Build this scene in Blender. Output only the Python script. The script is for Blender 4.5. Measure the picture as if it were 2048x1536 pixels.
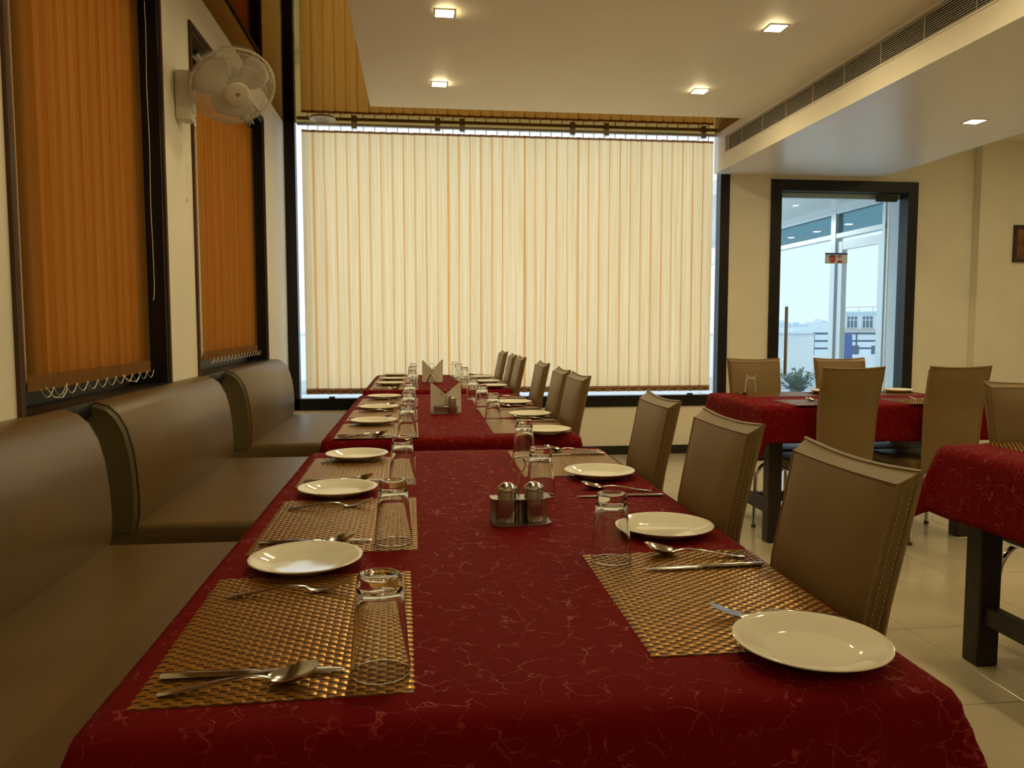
import bpy, bmesh, math, random
from mathutils import Vector, Matrix, Euler

R = math.radians
PI = math.pi
random.seed(7)
for o in list(bpy.data.objects):
    bpy.data.objects.remove(o, do_unlink=True)
SC = bpy.context.scene
COL = SC.collection

# ------------------------------------------------------------------ camera
cam_d = bpy.data.cameras.new('camera')
cam_d.sensor_fit = 'HORIZONTAL'
cam_d.sensor_width = 36.0
cam_d.lens = 36.0 * 1580 / 2048
cam_d.clip_start = 0.05
cam_d.clip_end = 600
cam = bpy.data.objects.new('camera', cam_d)
cam.location = (0, 0, 1.18)
cam.rotation_euler = (R(90 - 4.27), 0, R(-6.7))
COL.objects.link(cam)
SC.camera = cam

# ------------------------------------------------------------------ world: flat overcast sky
SKY = 1.6
w = bpy.data.worlds.new('overcast_sky')
SC.world = w
w.use_nodes = True
bg = w.node_tree.nodes['Background']
bg.inputs[0].default_value = (0.86, 0.98, 1.06, 1)
bg.inputs[1].default_value = SKY

# ------------------------------------------------------------------ view
vs = SC.view_settings
vs.view_transform = 'Standard'
vs.look = 'None'
vs.gamma = 1.0
vs.use_curve_mapping = False
vs.exposure = 0.0
LAMP = 285.0          # radiance of the square ceiling lamps
LAMP_COL = (1.0, 0.80, 0.42)

# ------------------------------------------------------------------ materials
MATS = {}


def new_mat(name):
    m = bpy.data.materials.new(name)
    m.use_nodes = True
    nt = m.node_tree
    for n in list(nt.nodes):
        nt.nodes.remove(n)
    out = nt.nodes.new('ShaderNodeOutputMaterial')
    return m, nt, out


def pbr(name, col, rough=0.5, metal=0.0, spec=0.5, noise=None, bump=None, sheen=0.0, coat=0.0, emit=None):
    """Principled; noise=(scale, amount, stretch) varies the colour, bump=(scale, strength, stretch)."""
    m, nt, out = new_mat(name)
    N, L = nt.nodes, nt.links
    b = N.new('ShaderNodeBsdfPrincipled')
    L.new(b.outputs[0], out.inputs[0])
    b.inputs['Base Color'].default_value = (*col, 1)
    b.inputs['Roughness'].default_value = rough
    b.inputs['Metallic'].default_value = metal
    b.inputs['Specular IOR Level'].default_value = spec
    b.inputs['Sheen Weight'].default_value = sheen
    b.inputs['Coat Weight'].default_value = coat
    if emit:
        b.inputs['Emission Color'].default_value = (*emit[0], 1)
        b.inputs['Emission Strength'].default_value = emit[1]
    tc = N.new('ShaderNodeTexCoord')

    def tex(scale, stretch):
        mp = N.new('ShaderNodeMapping')
        mp.inputs['Scale'].default_value = stretch
        L.new(tc.outputs['Object'], mp.inputs[0])
        t = N.new('ShaderNodeTexNoise')
        t.inputs['Scale'].default_value = scale
        t.inputs['Detail'].default_value = 4
        L.new(mp.outputs[0], t.inputs[0])
        return t
    if noise:
        t = tex(noise[0], noise[2] if len(noise) > 2 else (1, 1, 1))
        r = N.new('ShaderNodeValToRGB')
        a = noise[1]
        r.color_ramp.elements[0].position = 0.3
        r.color_ramp.elements[1].position = 0.7
        r.color_ramp.elements[0].color = (*[c * (1 - a) for c in col], 1)
        r.color_ramp.elements[1].color = (*[min(1, c * (1 + a)) for c in col], 1)
        L.new(t.outputs[0], r.inputs[0])
        L.new(r.outputs[0], b.inputs['Base Color'])
    if bump:
        t = tex(bump[0], bump[2] if len(bump) > 2 else (1, 1, 1))
        bp = N.new('ShaderNodeBump')
        bp.inputs['Strength'].default_value = bump[1]
        bp.inputs['Distance'].default_value = 0.01
        L.new(t.outputs[0], bp.inputs['Height'])
        L.new(bp.outputs[0], b.inputs['Normal'])
    MATS[name] = m
    return m


def window_glass(name, tint, rough=0.0):
    m, nt, out = new_mat(name)
    N, L = nt.nodes, nt.links
    t = N.new('ShaderNodeBsdfTransparent')
    t.inputs[0].default_value = (*tint, 1)
    g = N.new('ShaderNodeBsdfGlossy')
    g.inputs['Roughness'].default_value = rough
    f = N.new('ShaderNodeFresnel')
    f.inputs[0].default_value = 1.45
    mx = N.new('ShaderNodeMixShader')
    ge = N.new('ShaderNodeNewGeometry')
    iv = N.new('ShaderNodeMath')
    iv.operation = 'SUBTRACT'
    iv.inputs[0].default_value = 1.0
    L.new(ge.outputs['Backfacing'], iv.inputs[1])
    mu = N.new('ShaderNodeMath')
    mu.operation = 'MULTIPLY'
    L.new(f.outputs[0], mu.inputs[0])
    L.new(iv.outputs[0], mu.inputs[1])
    L.new(mu.outputs[0], mx.inputs[0])
    L.new(t.outputs[0], mx.inputs[1])
    L.new(g.outputs[0], mx.inputs[2])
    L.new(mx.outputs[0], out.inputs[0])
    MATS[name] = m


def fabric_vane(name, base, trans, tweight):
    m, nt, out = new_mat(name)
    N, L = nt.nodes, nt.links
    tc = N.new('ShaderNodeTexCoord')
    oi = N.new('ShaderNodeObjectInfo')
    ad = N.new('ShaderNodeVectorMath')
    ad.operation = 'ADD'
    sc = N.new('ShaderNodeVectorMath')
    sc.operation = 'SCALE'
    cx = N.new('ShaderNodeCombineXYZ')
    for k in range(3):
        L.new(oi.outputs['Random'], cx.inputs[k])
    L.new(cx.outputs[0], sc.inputs[0])
    sc.inputs['Scale'].default_value = 7.0
    L.new(tc.outputs['Object'], ad.inputs[0])
    L.new(sc.outputs[0], ad.inputs[1])
    mp = N.new('ShaderNodeMapping')
    mp.inputs['Scale'].default_value = (420, 420, 1.1)
    L.new(ad.outputs[0], mp.inputs[0])
    t = N.new('ShaderNodeTexNoise')
    t.inputs['Scale'].default_value = 1.0
    t.inputs['Detail'].default_value = 2.0
    L.new(mp.outputs[0], t.inputs[0])
    r = N.new('ShaderNodeValToRGB')
    r.color_ramp.elements[0].position = 0.36
    r.color_ramp.elements[1].position = 0.62
    r.color_ramp.elements[0].color = (0.76, 0.70, 0.60, 1)
    r.color_ramp.elements[1].color = (1.0, 1.0, 1.0, 1)
    L.new(t.outputs[0], r.inputs[0])

    def tinted(c):
        mm = N.new('ShaderNodeMix')
        mm.data_type = 'RGBA'
        mm.blend_type = 'MULTIPLY'
        mm.inputs[0].default_value = 1.0
        mm.inputs[6].default_value = (*c, 1)
        L.new(r.outputs[0], mm.inputs[7])
        return mm.outputs[2]
    d = N.new('ShaderNodeBsdfDiffuse')
    tr = N.new('ShaderNodeBsdfTranslucent')
    L.new(tinted(base), d.inputs[0])
    L.new(tinted(trans), tr.inputs[0])
    mx = N.new('ShaderNodeMixShader')
    mx.inputs[0].default_value = tweight
    L.new(d.outputs[0], mx.inputs[1])
    L.new(tr.outputs[0], mx.inputs[2])
    L.new(mx.outputs[0], out.inputs[0])
    MATS[name] = m


def crackle_cloth(name):
    m, nt, out = new_mat(name)
    N, L = nt.nodes, nt.links
    b = N.new('ShaderNodeBsdfPrincipled')
    L.new(b.outputs[0], out.inputs[0])
    tc = N.new('ShaderNodeTexCoord')
    nz = N.new('ShaderNodeTexNoise')
    nz.inputs['Scale'].default_value = 22
    nz.inputs['Detail'].default_value = 3
    L.new(tc.outputs['Object'], nz.inputs[0])
    sub = N.new('ShaderNodeVectorMath')
    sub.operation = 'MULTIPLY_ADD'
    sub.inputs[1].default_value = (0.055, 0.055, 0.055)
    L.new(nz.outputs['Color'], sub.inputs[0])
    L.new(tc.outputs['Object'], sub.inputs[2])
    v = N.new('ShaderNodeTexVoronoi')
    v.feature = 'DISTANCE_TO_EDGE'
    v.inputs['Scale'].default_value = 26
    L.new(sub.outputs[0], v.inputs['Vector'])
    ln = N.new('ShaderNodeMapRange')
    ln.inputs[1].default_value = 0.0
    ln.inputs[2].default_value = 0.034
    ln.inputs[3].default_value = 1.0
    ln.inputs[4].default_value = 0.0
    L.new(v.outputs['Distance'], ln.inputs[0])
    # mask: the crackle fades in and out, scattering its painted glints
    n2 = N.new('ShaderNodeTexNoise')
    n2.inputs['Scale'].default_value = 30
    L.new(tc.outputs['Object'], n2.inputs[0])
    mr = N.new('ShaderNodeMapRange')
    mr.inputs[1].default_value = 0.42
    mr.inputs[2].default_value = 0.60
    L.new(n2.outputs[0], mr.inputs[0])
    mu = N.new('ShaderNodeMath')
    mu.operation = 'MULTIPLY'
    L.new(ln.outputs[0], mu.inputs[0])
    L.new(mr.outputs[0], mu.inputs[1])
    cm = N.new('ShaderNodeMix')
    cm.data_type = 'RGBA'
    cm.inputs[6].default_value = (0.150, 0.0042, 0.0050, 1)
    cm.inputs[7].default_value = (0.30, 0.020, 0.018, 1)  # crackle thread; its glint is partly put into this lighter red
    L.new(mu.outputs[0], cm.inputs[0])
    L.new(cm.outputs[2], b.inputs['Base Color'])
    rr = N.new('ShaderNodeMapRange')
    rr.inputs[3].default_value = 0.72
    rr.inputs[4].default_value = 0.28
    L.new(mu.outputs[0], rr.inputs[0])
    L.new(rr.outputs[0], b.inputs['Roughness'])
    b.inputs['Specular Tint'].default_value = (1.0, 0.45, 0.40, 1)
    b.inputs['Sheen Weight'].default_value = 0.0
    b.inputs['Sheen Tint'].default_value = (0.8, 0.06, 0.05, 1)
    sp = N.new('ShaderNodeMapRange')
    sp.inputs[3].default_value = 0.06
    sp.inputs[4].default_value = 0.36
    L.new(mu.outputs[0], sp.inputs[0])
    L.new(sp.outputs[0], b.inputs['Specular IOR Level'])
    wv = N.new('ShaderNodeTexNoise')
    wv.inputs['Scale'].default_value = 900
    L.new(tc.outputs['Object'], wv.inputs[0])
    hs = N.new('ShaderNodeMath')
    hs.operation = 'MULTIPLY_ADD'
    hs.inputs[1].default_value = 0.25
    L.new(wv.outputs[0], hs.inputs[0])
    L.new(mu.outputs[0], hs.inputs[2])
    bp = N.new('ShaderNodeBump')
    bp.inputs['Strength'].default_value = 0.55
    bp.inputs['Distance'].default_value = 0.003
    L.new(hs.outputs[0], bp.inputs['Height'])
    L.new(bp.outputs[0], b.inputs['Normal'])
    MATS[name] = m


def lamp_mat(name, col, s):
    m, nt, out = new_mat(name)
    e = nt.nodes.new('ShaderNodeEmission')
    e.inputs[0].default_value = (*col, 1)
    e.inputs[1].default_value = s
    nt.links.new(e.outputs[0], out.inputs[0])
    MATS[name] = m


def clear_glass(name):
    m, nt, out = new_mat(name)
    g = nt.nodes.new('ShaderNodeBsdfGlass')
    g.inputs['Roughness'].default_value = 0.0
    g.inputs['IOR'].default_value = 1.47
    g.inputs['Color'].default_value = (0.985, 0.99, 0.985, 1)
    nt.links.new(g.outputs[0], out.inputs[0])
    MATS[name] = m


def ceiling_film(name):
    m, nt, out = new_mat(name)
    N, L = nt.nodes, nt.links
    b = N.new('ShaderNodeBsdfGlossy')
    b.inputs['Color'].default_value = (0.30, 0.165, 0.042, 1)
    b.inputs['Roughness'].default_value = 0.03
    tc = N.new('ShaderNodeTexCoord')
    t = N.new('ShaderNodeTexNoise')
    t.inputs['Scale'].default_value = 2.2
    L.new(tc.outputs['Object'], t.inputs[0])
    bp = N.new('ShaderNodeBump')
    bp.inputs['Strength'].default_value = 0.05
    bp.inputs['Distance'].default_value = 0.02
    L.new(t.outputs[0], bp.inputs['Height'])
    L.new(bp.outputs[0], b.inputs['Normal'])
    L.new(b.outputs[0], out.inputs[0])
    MATS[name] = m


pbr('wall_paint', (0.82, 0.77, 0.63), 0.75, bump=(180, 0.06), noise=(3, 0.03))
pbr('ceiling_paint', (0.82, 0.77, 0.66), 0.6, noise=(2, 0.02))
pbr('gloss_paint', (0.80, 0.80, 0.80), 0.30, spec=1.0, noise=(2, 0.02))
ceiling_film('ceiling_film')
pbr('floor_tile', (0.50, 0.43, 0.30), 0.15, noise=(5, 0.05), spec=0.55)
pbr('grout', (0.30, 0.27, 0.21), 0.9, noise=(20, 0.1))
pbr('black_tile', (0.012, 0.011, 0.011), 0.3, noise=(9, 0.2))
pbr('black_frame', (0.010, 0.008, 0.007), 0.42, noise=(20, 0.3, (1, 1, 0.1)), spec=0.3)
pbr('brown_edge', (0.10, 0.055, 0.03), 0.75, spec=0.15, noise=(30, 0.3, (1, 1, 0.1)))
pbr('dark_wood', (0.022, 0.013, 0.009), 0.42, noise=(16, 0.45, (6, 6, 0.6)), spec=0.4)
pbr('bench_vinyl', (0.135, 0.080, 0.023), 0.40, bump=(260, 0.05), noise=(4, 0.08), spec=0.5)
pbr('bench_side', (0.10, 0.072, 0.024), 0.45, bump=(260, 0.05), noise=(4, 0.08), spec=0.4)
pbr('bench_piping', (0.035, 0.026, 0.010), 0.5, noise=(60, 0.1))
pbr('chair_vinyl', (0.20, 0.128, 0.044), 0.42, bump=(320, 0.06), noise=(5, 0.07), spec=0.5)
pbr('chair_piping_highlit', (0.24, 0.160, 0.062), 0.42, bump=(400, 0.08), noise=(30, 0.1))  # lighter than the vinyl: edge highlight put into the colour
pbr('stitch', (0.36, 0.28, 0.13), 0.5, noise=(200, 0.1))
pbr('seat_underside', (0.012, 0.010, 0.009), 0.5, noise=(30, 0.2))
pbr('chrome', (0.72, 0.72, 0.74), 0.08, 1.0, noise=(40, 0.03))
pbr('steel', (0.62, 0.60, 0.57), 0.16, 1.0, noise=(60, 0.05))
pbr('brushed_steel', (0.44, 0.41, 0.37), 0.30, 1.0, noise=(160, 0.10, (1, 1, 0.02)))
pbr('aluminium', (0.66, 0.69, 0.71), 0.35, 0.6, noise=(30, 0.04))
pbr('porcelain', (0.84, 0.81, 0.68), 0.06, spec=0.6, noise=(3, 0.01))
pbr('plastic_white', (0.70, 0.65, 0.53), 0.35, noise=(10, 0.02))
pbr('plastic_dark', (0.06, 0.05, 0.045), 0.5, noise=(40, 0.1))
pbr('bead_white', (0.85, 0.80, 0.66), 0.35, noise=(60, 0.02))
pbr('mat_gold', (0.50, 0.235, 0.012), 0.25, metal=0.75, noise=(50, 0.12), spec=0.5)
pbr('mat_brown', (0.17, 0.070, 0.011), 0.5, noise=(60, 0.2))
pbr('napkin_paper', (0.68, 0.64, 0.54), 0.85, bump=(120, 0.12), noise=(30, 0.03))
pbr('grille_dark', (0.012, 0.011, 0.010), 0.8, noise=(10, 0.1))
pbr('blade_plastic', (0.55, 0.51, 0.42), 0.3, noise=(10, 0.03))
pbr('picture_wood', (0.035, 0.018, 0.012), 0.4, noise=(30, 0.3))
pbr('picture_print', (0.16, 0.055, 0.02), 0.5, noise=(9, 0.9))
pbr('terrace_white', (0.86, 0.88, 0.88), 0.8, noise=(2, 0.04))
pbr('terrace_grey', (0.62, 0.66, 0.70), 0.7, noise=(3, 0.06))
pbr('rail_blue', (0.035, 0.07, 0.15), 0.5, noise=(10, 0.1))
pbr('blue_fabric', (0.012, 0.09, 0.36), 0.6, noise=(40, 0.08))
pbr('leaf', (0.03, 0.13, 0.055), 0.5, noise=(30, 0.4))
pbr('bark', (0.06, 0.045, 0.03), 0.8, noise=(60, 0.3))
pbr('clay', (0.30, 0.12, 0.06), 0.8, noise=(20, 0.1))
pbr('building_white', (0.80, 0.86, 0.88), 0.85, noise=(0.4, 0.03))
pbr('building_blue', (0.55, 0.70, 0.78), 0.85, noise=(0.3, 0.04))  # pale bluish tone doubles as distance haze on the far houses
pbr('building_cream', (0.78, 0.78, 0.70), 0.85, noise=(0.3, 0.04))
pbr('building_window', (0.05, 0.10, 0.17), 0.15, noise=(3, 0.1))
pbr('building_trim', (0.55, 0.42, 0.33), 0.8, noise=(1, 0.1))
fabric_vane('sticker_white', (0.9, 0.9, 0.93), (0.75, 0.75, 0.78), 0.45)
pbr('sticker_blue', (0.02, 0.06, 0.30), 0.4, noise=(30, 0.02))
fabric_vane('sticker_red', (0.85, 0.12, 0.03), (0.7, 0.09, 0.02), 0.4)
window_glass('pane_glass', (0.97, 0.99, 0.99))
window_glass('porch_glass', (0.86, 0.86, 0.87))
window_glass('door_glass', (0.88, 0.96, 0.98))
window_glass('transom_glass', (0.30, 0.42, 0.46))
window_glass('dimming_glass', (0.42, 0.26, 0.11))  # tint stands in for the low light outside the left windows
fabric_vane('vane_fabric', (0.80, 0.40, 0.09), (1.0, 0.74, 0.42), 0.88)
fabric_vane('vane_hem', (0.45, 0.24, 0.09), (0.36, 0.16, 0.07), 0.5)
crackle_cloth('red_cloth')
clear_glass('tumbler_glass')
lamp_mat('lamp_light', LAMP_COL, LAMP)
lamp_mat('vestibule_lamp', (1.0, 0.85, 0.6), 350.0)


# ------------------------------------------------------------------ mesh helpers
class MB:
    def __init__(s):
        s.v, s.f, s.m = [], [], []

    def add(s, vs_, fs, mi=0, M=None):
        k = len(s.v)
        s.v += [tuple(M @ Vector(p)) if M else tuple(p) for p in vs_]
        s.f += [tuple(i + k for i in f) for f in fs]
        s.m += [mi] * len(fs)
        return s

    def box(s, a, b, mi=0, M=None):
        x0, y0, z0 = [min(p, q) for p, q in zip(a, b)]
        x1, y1, z1 = [max(p, q) for p, q in zip(a, b)]
        return s.add([(x0, y0, z0), (x1, y0, z0), (x1, y1, z0), (x0, y1, z0), (x0, y0, z1), (x1, y0, z1), (x1, y1, z1), (x0, y1, z1)],
                     [(0, 3, 2, 1), (4, 5, 6, 7), (0, 1, 5, 4), (1, 2, 6, 5), (2, 3, 7, 6), (3, 0, 4, 7)], mi, M)

    def bbox(s, a, b, bev=0.01, seg=2, mi=0, M=None):
        """bevelled box"""
        bm = bmesh.new()
        lo = [min(p, q) for p, q in zip(a, b)]
        hi = [max(p, q) for p, q in zip(a, b)]
        bmesh.ops.create_cube(bm, size=1)
        for v in bm.verts:
            v.co = Vector([lo[i] + (v.co[i] + 0.5) * (hi[i] - lo[i]) for i in range(3)])
        bmesh.ops.bevel(bm, geom=list(bm.edges), offset=bev, segments=seg, profile=0.5, affect='EDGES')
        bm.verts.index_update()
        s.add([v.co[:] for v in bm.verts], [[v.index for v in f.verts] for f in bm.faces], mi, M)
        bm.free()
        return s

    def tube(s, path, r, n=8, mi=0, closed=False, M=None, cap=True):
        P = [Vector(p) for p in path]
        m = len(P)
        rr = r if isinstance(r, (list, tuple)) else [r] * m
        vs_, fs = [], []
        prev = None
        for i, p in enumerate(P):
            if closed:
                t = (P[(i + 1) % m] - P[i - 1]).normalized()
            else:
                t = (P[min(i + 1, m - 1)] - P[max(i - 1, 0)]).normalized()
            if prev is None:
                up = Vector((0, 0, 1)) if abs(t.z) < 0.9 else Vector((1, 0, 0))
                a = t.cross(up).normalized()
            else:
                a = prev - t * prev.dot(t)
                a = a.normalized() if a.length > 1e-6 else t.orthogonal().normalized()
            prev = a
            b = t.cross(a)
            for k in range(n):
                an = 2 * PI * k / n
                vs_.append(p + (a * math.cos(an) + b * math.sin(an)) * rr[i])
        for i in range(m if closed else m - 1):
            j = (i + 1) % m
            for k in range(n):
                k2 = (k + 1) % n
                fs.append((i * n + k, i * n + k2, j * n + k2, j * n + k))
        if cap and not closed:
            fs.append(tuple(range(n - 1, -1, -1)))
            fs.append(tuple((m - 1) * n + k for k in range(n)))
        return s.add(vs_, fs, mi, M)

    def lathe(s, prof, n=32, mi=0, c=(0, 0, 0), M=None, close=True):
        """prof: list of (r, z) open polyline; r == 0 makes a pole"""
        vs_, fs, rows = [], [], []
        for r, z in prof:
            if r < 1e-6:
                rows.append([len(vs_)])
                vs_.append((c[0], c[1], c[2] + z))
            else:
                rows.append(list(range(len(vs_), len(vs_) + n)))
                vs_ += [(c[0] + r * math.cos(2 * PI * k / n), c[1] + r * math.sin(2 * PI * k / n), c[2] + z) for k in range(n)]
        for A, B in zip(rows[:-1], rows[1:]):
            for k in range(n):
                k2 = (k + 1) % n
                if len(A) == 1 and len(B) == 1:
                    continue
                if len(A) == 1:
                    fs.append((A[0], B[k2], B[k]))
                elif len(B) == 1:
                    fs.append((A[k], A[k2], B[0]))
                else:
                    fs.append((A[k], A[k2], B[k2], B[k]))
        return s.add(vs_, fs, mi, M)

    def prism(s, poly, h0, h1, axis='Y', mi=0, M=None):
        """poly in the plane across `axis`: X->(y,z), Y->(x,z), Z->(x,y)"""
        def pt(p, h):
            return {'X': (h, p[0], p[1]), 'Y': (p[0], h, p[1]), 'Z': (p[0], p[1], h)}[axis]
        n = len(poly)
        vs_ = [pt(p, h0) for p in poly] + [pt(p, h1) for p in poly]
        fs = [tuple(range(n)), tuple(range(2 * n - 1, n - 1, -1))]
        fs += [(i, n + i, n + (i + 1) % n, (i + 1) % n) for i in range(n)]
        return s.add(vs_, fs, mi, M)

    def grid(s, fn, nu, nv, mi=0, M=None):
        vs_ = [fn(i / nu, j / nv) for j in range(nv + 1) for i in range(nu + 1)]
        fs = [(j * (nu + 1) + i, j * (nu + 1) + i + 1, (j + 1) * (nu + 1) + i + 1, (j + 1) * (nu + 1) + i) for j in range(nv) for i in range(nu)]
        return s.add(vs_, fs, mi, M)

    def mesh(s, name, mats, smooth=40, fix=True):
        me = bpy.data.meshes.new(name)
        me.from_pydata(s.v, [], s.f)
        for mm in (mats if isinstance(mats, (list, tuple)) else [mats]):
            me.materials.append(MATS[mm])
        me.polygons.foreach_set('material_index', s.m)
        if fix:
            bm = bmesh.new()
            bm.from_mesh(me)
            bmesh.ops.recalc_face_normals(bm, faces=bm.faces)
            bm.to_mesh(me)
            bm.free()
        if smooth:
            me.shade_smooth()
            me.set_sharp_from_angle(angle=R(smooth))
        me.update()
        return me

    def build(s, name, mats, parent=None, loc=(0, 0, 0), rot=(0, 0, 0), smooth=40, fix=True):
        return put(name, s.mesh(name, mats, smooth, fix), parent, loc, rot)


def put(name, me, parent=None, loc=(0, 0, 0), rot=(0, 0, 0)):
    o = bpy.data.objects.new(name, me)
    o.location = loc
    o.rotation_euler = rot
    o.parent = parent
    COL.objects.link(o)
    return o


def tag(o, label, cat, group=None):
    o['label'] = label
    o['category'] = cat
    if group:
        o['group'] = group
    return o


def thing(name, label, cat, loc=(0, 0, 0), rz=0.0, group=None, rot=None):
    o = put(name, None, None, loc, rot or (0, 0, rz))
    o.empty_display_size = 0.1
    return tag(o, label, cat, group)


def struct(o, label=None, cat=None):
    o['kind'] = 'structure'
    if label:
        o['label'] = label
    if cat:
        o['category'] = cat
    return o


def dup(o, loc, rz, label, group=None):
    r = o.copy()
    r.location = loc
    r.rotation_euler = (0, 0, rz)
    r['label'] = label
    if group:
        r['group'] = group
    COL.objects.link(r)
    for ch in list(o.children):
        c = ch.copy()
        c.parent = r
        COL.objects.link(c)
        for g in list(ch.children):
            d = g.copy()
            d.parent = c
            COL.objects.link(d)
    return r


def text_mesh(body, size, name, mat, parent, loc, rot, depth=0.0004):
    cu = bpy.data.curves.new(name, 'FONT')
    cu.body = body
    cu.size = size
    cu.extrude = depth
    cu.align_x = 'CENTER'
    cu.align_y = 'CENTER'
    tmp = bpy.data.objects.new(name, cu)
    COL.objects.link(tmp)
    dg = bpy.context.evaluated_depsgraph_get()
    me = bpy.data.meshes.new_from_object(tmp.evaluated_get(dg))
    bpy.data.objects.remove(tmp, do_unlink=True)
    me.materials.clear()
    me.materials.append(MATS[mat])
    return put(name, me, parent, loc, rot)


# ------------------------------------------------------------------ room shell
XW, YB = -1.12, 7.0            # left wall face, back wall face
XR, YF = 6.3, -2.8             # right and rear walls, out of view
ZC, ZP, ZB = 2.885, 2.84, 2.54  # film ceiling, dropped panel, bulkhead underside
BX0, BX1 = 2.66, 4.40          # bulkhead from / to
PX0, PY1 = -0.356, 6.245        # dropped panel: left and far edge

fl = struct(MB().box((XW - .16, YF - .2, -0.2), (XR + .2, YB + 0.2, -0.006)).build('floor', 'grout', smooth=0))
ts = 0.6
tile_me = MB().bbox((0.0015, 0.0015, -0.012), (ts - 0.0015, ts - 0.0015, 0), 0.0012, 1).mesh('tile', 'floor_tile', 30)
nx = int(math.ceil((XR - XW) / ts))
for i in range(nx):
    for j in range(14):
        put('tile', tile_me, fl, (XW + i * ts, YB - (j + 1) * ts, 0))

# left wall with two window openings
W1 = (2.37, 3.70)
W2 = (4.20, 6.03)
WZ = (0.92, 2.66)
m = MB()
x0, x1 = XW - 0.16, XW
m.box((x0, YF, 0), (x1, YB, WZ[0])).box((x0, YF, WZ[1]), (x1, YB, ZC))
for a, b in ((YF, W1[0]), (W1[1], W2[0]), (W2[1], YB)):
    m.box((x0, a, WZ[0]), (x1, b, WZ[1]))
struct(m.build('wall_left', 'wall_paint', smooth=0))

# back wall with the big window and the door
WX = (XW, 2.81)
WBZ = (0.44, 3.06)
DX = (3.205, 4.635)
DZ = 2.505
m = MB()
m.box((XW - .16, YB, 0), (WX[1], YB + .2, WBZ[0])).box((WX[1], YB, 0), (DX[0], YB + .2, ZC))
m.box((WX[0] - .16, YB, WBZ[1]), (WX[1], YB + .2, 3.2)).box((DX[0], YB, DZ), (DX[1], YB + .2, ZC))
m.box((DX[1], YB, 0), (XR, YB + .2, ZC)).box((XW - .16, YB, WBZ[0]), (XW, YB + .2, WBZ[1]))
m.box((5.21, YB - .09, 0), (XR, YB, ZC))
struct(m.build('wall_back', 'wall_paint', smooth=0))
struct(MB().box((XR, YF, 0), (XR + .2, YB + .2, ZC)).build('wall_right', 'wall_paint', smooth=0))
struct(MB().box((XW - .16, YF - .2, 0), (XR + .2, YF, ZC)).build('wall_front', 'wall_paint', smooth=0))

# black skirting tiles along the back wall
bs = struct(MB().box((XW, YB - .004, 0), (DX[0], YB, 0.075)).build('baseboard_back', 'grout', smooth=0))
x = XW
sk_me = MB().bbox((0.0015, -0.012, 0.0), (0.5985, 0, 0.08), 0.002, 1).mesh('tile', 'black_tile')
while x + 0.6 < DX[0]:
    put('tile', sk_me, bs, (x, YB - .004, 0))
    x += 0.6
put('tile', MB().bbox((0.0015, -0.012, 0.0), (DX[0] - x, 0, 0.08), 0.002, 1).mesh('tile', 'black_tile'), bs, (x, YB - .004, 0))
struct(MB().bbox((DX[1], YB - .012, 0), (5.21, YB, 0.08), .002, 1).build('baseboard_back', 'black_tile'))

# ceilings
struct(MB().box((XW - .16, YF - .2, ZC), (BX0 + .1, YB - .005, ZC + .12)).build('ceiling', 'ceiling_film', smooth=0))
struct(MB().box((XW - .16, YB - .005, 3.06), (WX[1] + .1, YB + .2, 3.2)).box((XW - .16, YB - .005, ZC + .10), (WX[1] + .1, YB + .0, 3.1)).build('ceiling', 'ceiling_paint', smooth=0))
struct(MB().box((BX0 + .1, YF - .2, ZC), (XR + .2, YB + .2, ZC + .12)).build('ceiling', 'ceiling_paint', smooth=0))
struct(MB().bbox((PX0, YF, ZP), (BX0 + .02, PY1, ZC + .005), .006, 2).build('ceiling_panel', 'ceiling_paint', smooth=30))
# bulkhead: face with a slot for the air grille, underside with a turned-up lip
GY0, GY1, GZ0, GZ1 = -1.0, 6.74, 2.668, 2.826
m = MB()
m.box((BX0, YF, ZB), (BX0 + .03, YB, GZ0)).box((BX0, YF, GZ1), (BX0 + .03, YB, ZC))
m.box((BX0, YF, GZ0), (BX0 + .03, GY0, GZ1)).box((BX0, GY1, GZ0), (BX0 + .03, YB, GZ1))
m.box((BX0 + .2, YF, GZ0 - .05), (BX0 + .22, YB, ZC))
struct(m.build('ceiling_bulkhead', 'ceiling_paint', smooth=0))
prof = [(BX0 + .001, ZB - .001), (4.16, ZB - .001)]
for k in range(7):
    a = k / 6 * PI / 2
    prof.append((4.16 + 0.2 * math.sin(a), ZB + 0.045 * (1 - math.cos(a))))
prof += [(BX1, ZB + .06), (BX1, ZC), (BX1 - .03, ZC), (BX1 - .03, ZB + .09), (4.1, ZB + .03), (BX0 + .001, ZB + .03)]
struct(MB().prism(prof, YF, YB, 'Y').build('ceiling_bulkhead', 'gloss_paint', smooth=35))

# linear air grille
g = thing('air_grille', 'long white linear air grille set in the side of the ceiling bulkhead', 'air vent', (BX0, GY0, GZ0))
gl, gh = GY1 - GY0, GZ1 - GZ0
m = MB()
for a, b in (((-.006, 0, 0), (.03, gl, .010)), ((-.006, 0, gh - .010), (.03, gl, gh)), ((-.006, 0, 0), (.03, .012, gh)), ((-.006, gl - .012, 0), (.03, gl, gh))):
    m.box(a, b)
m.build('frame', 'ceiling_paint', g, smooth=0)
MB().box((.12, -.05, -.02), (.13, gl + .05, gh + .02)).box((.031, -.05, gh + .002), (.12, gl + .05, gh + .012)).box((.031, -.05, -.012), (.12, gl + .05, -.002)).box((.031, gl + .002, -.002), (.12, gl + .012, gh + .002)).build('duct_back', 'grille_dark', g, smooth=0)
sl = MB().prism([(-.002, -.0014), (.004, -.0006), (.004, .0016), (-.002, .0008)], 0, gl, 'Y').mesh('slat', 'ceiling_paint', 0)
for k in range(11):
    put('slat', sl, g, (0, 0, .0195 + k * (gh - .036) / 10))
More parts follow.
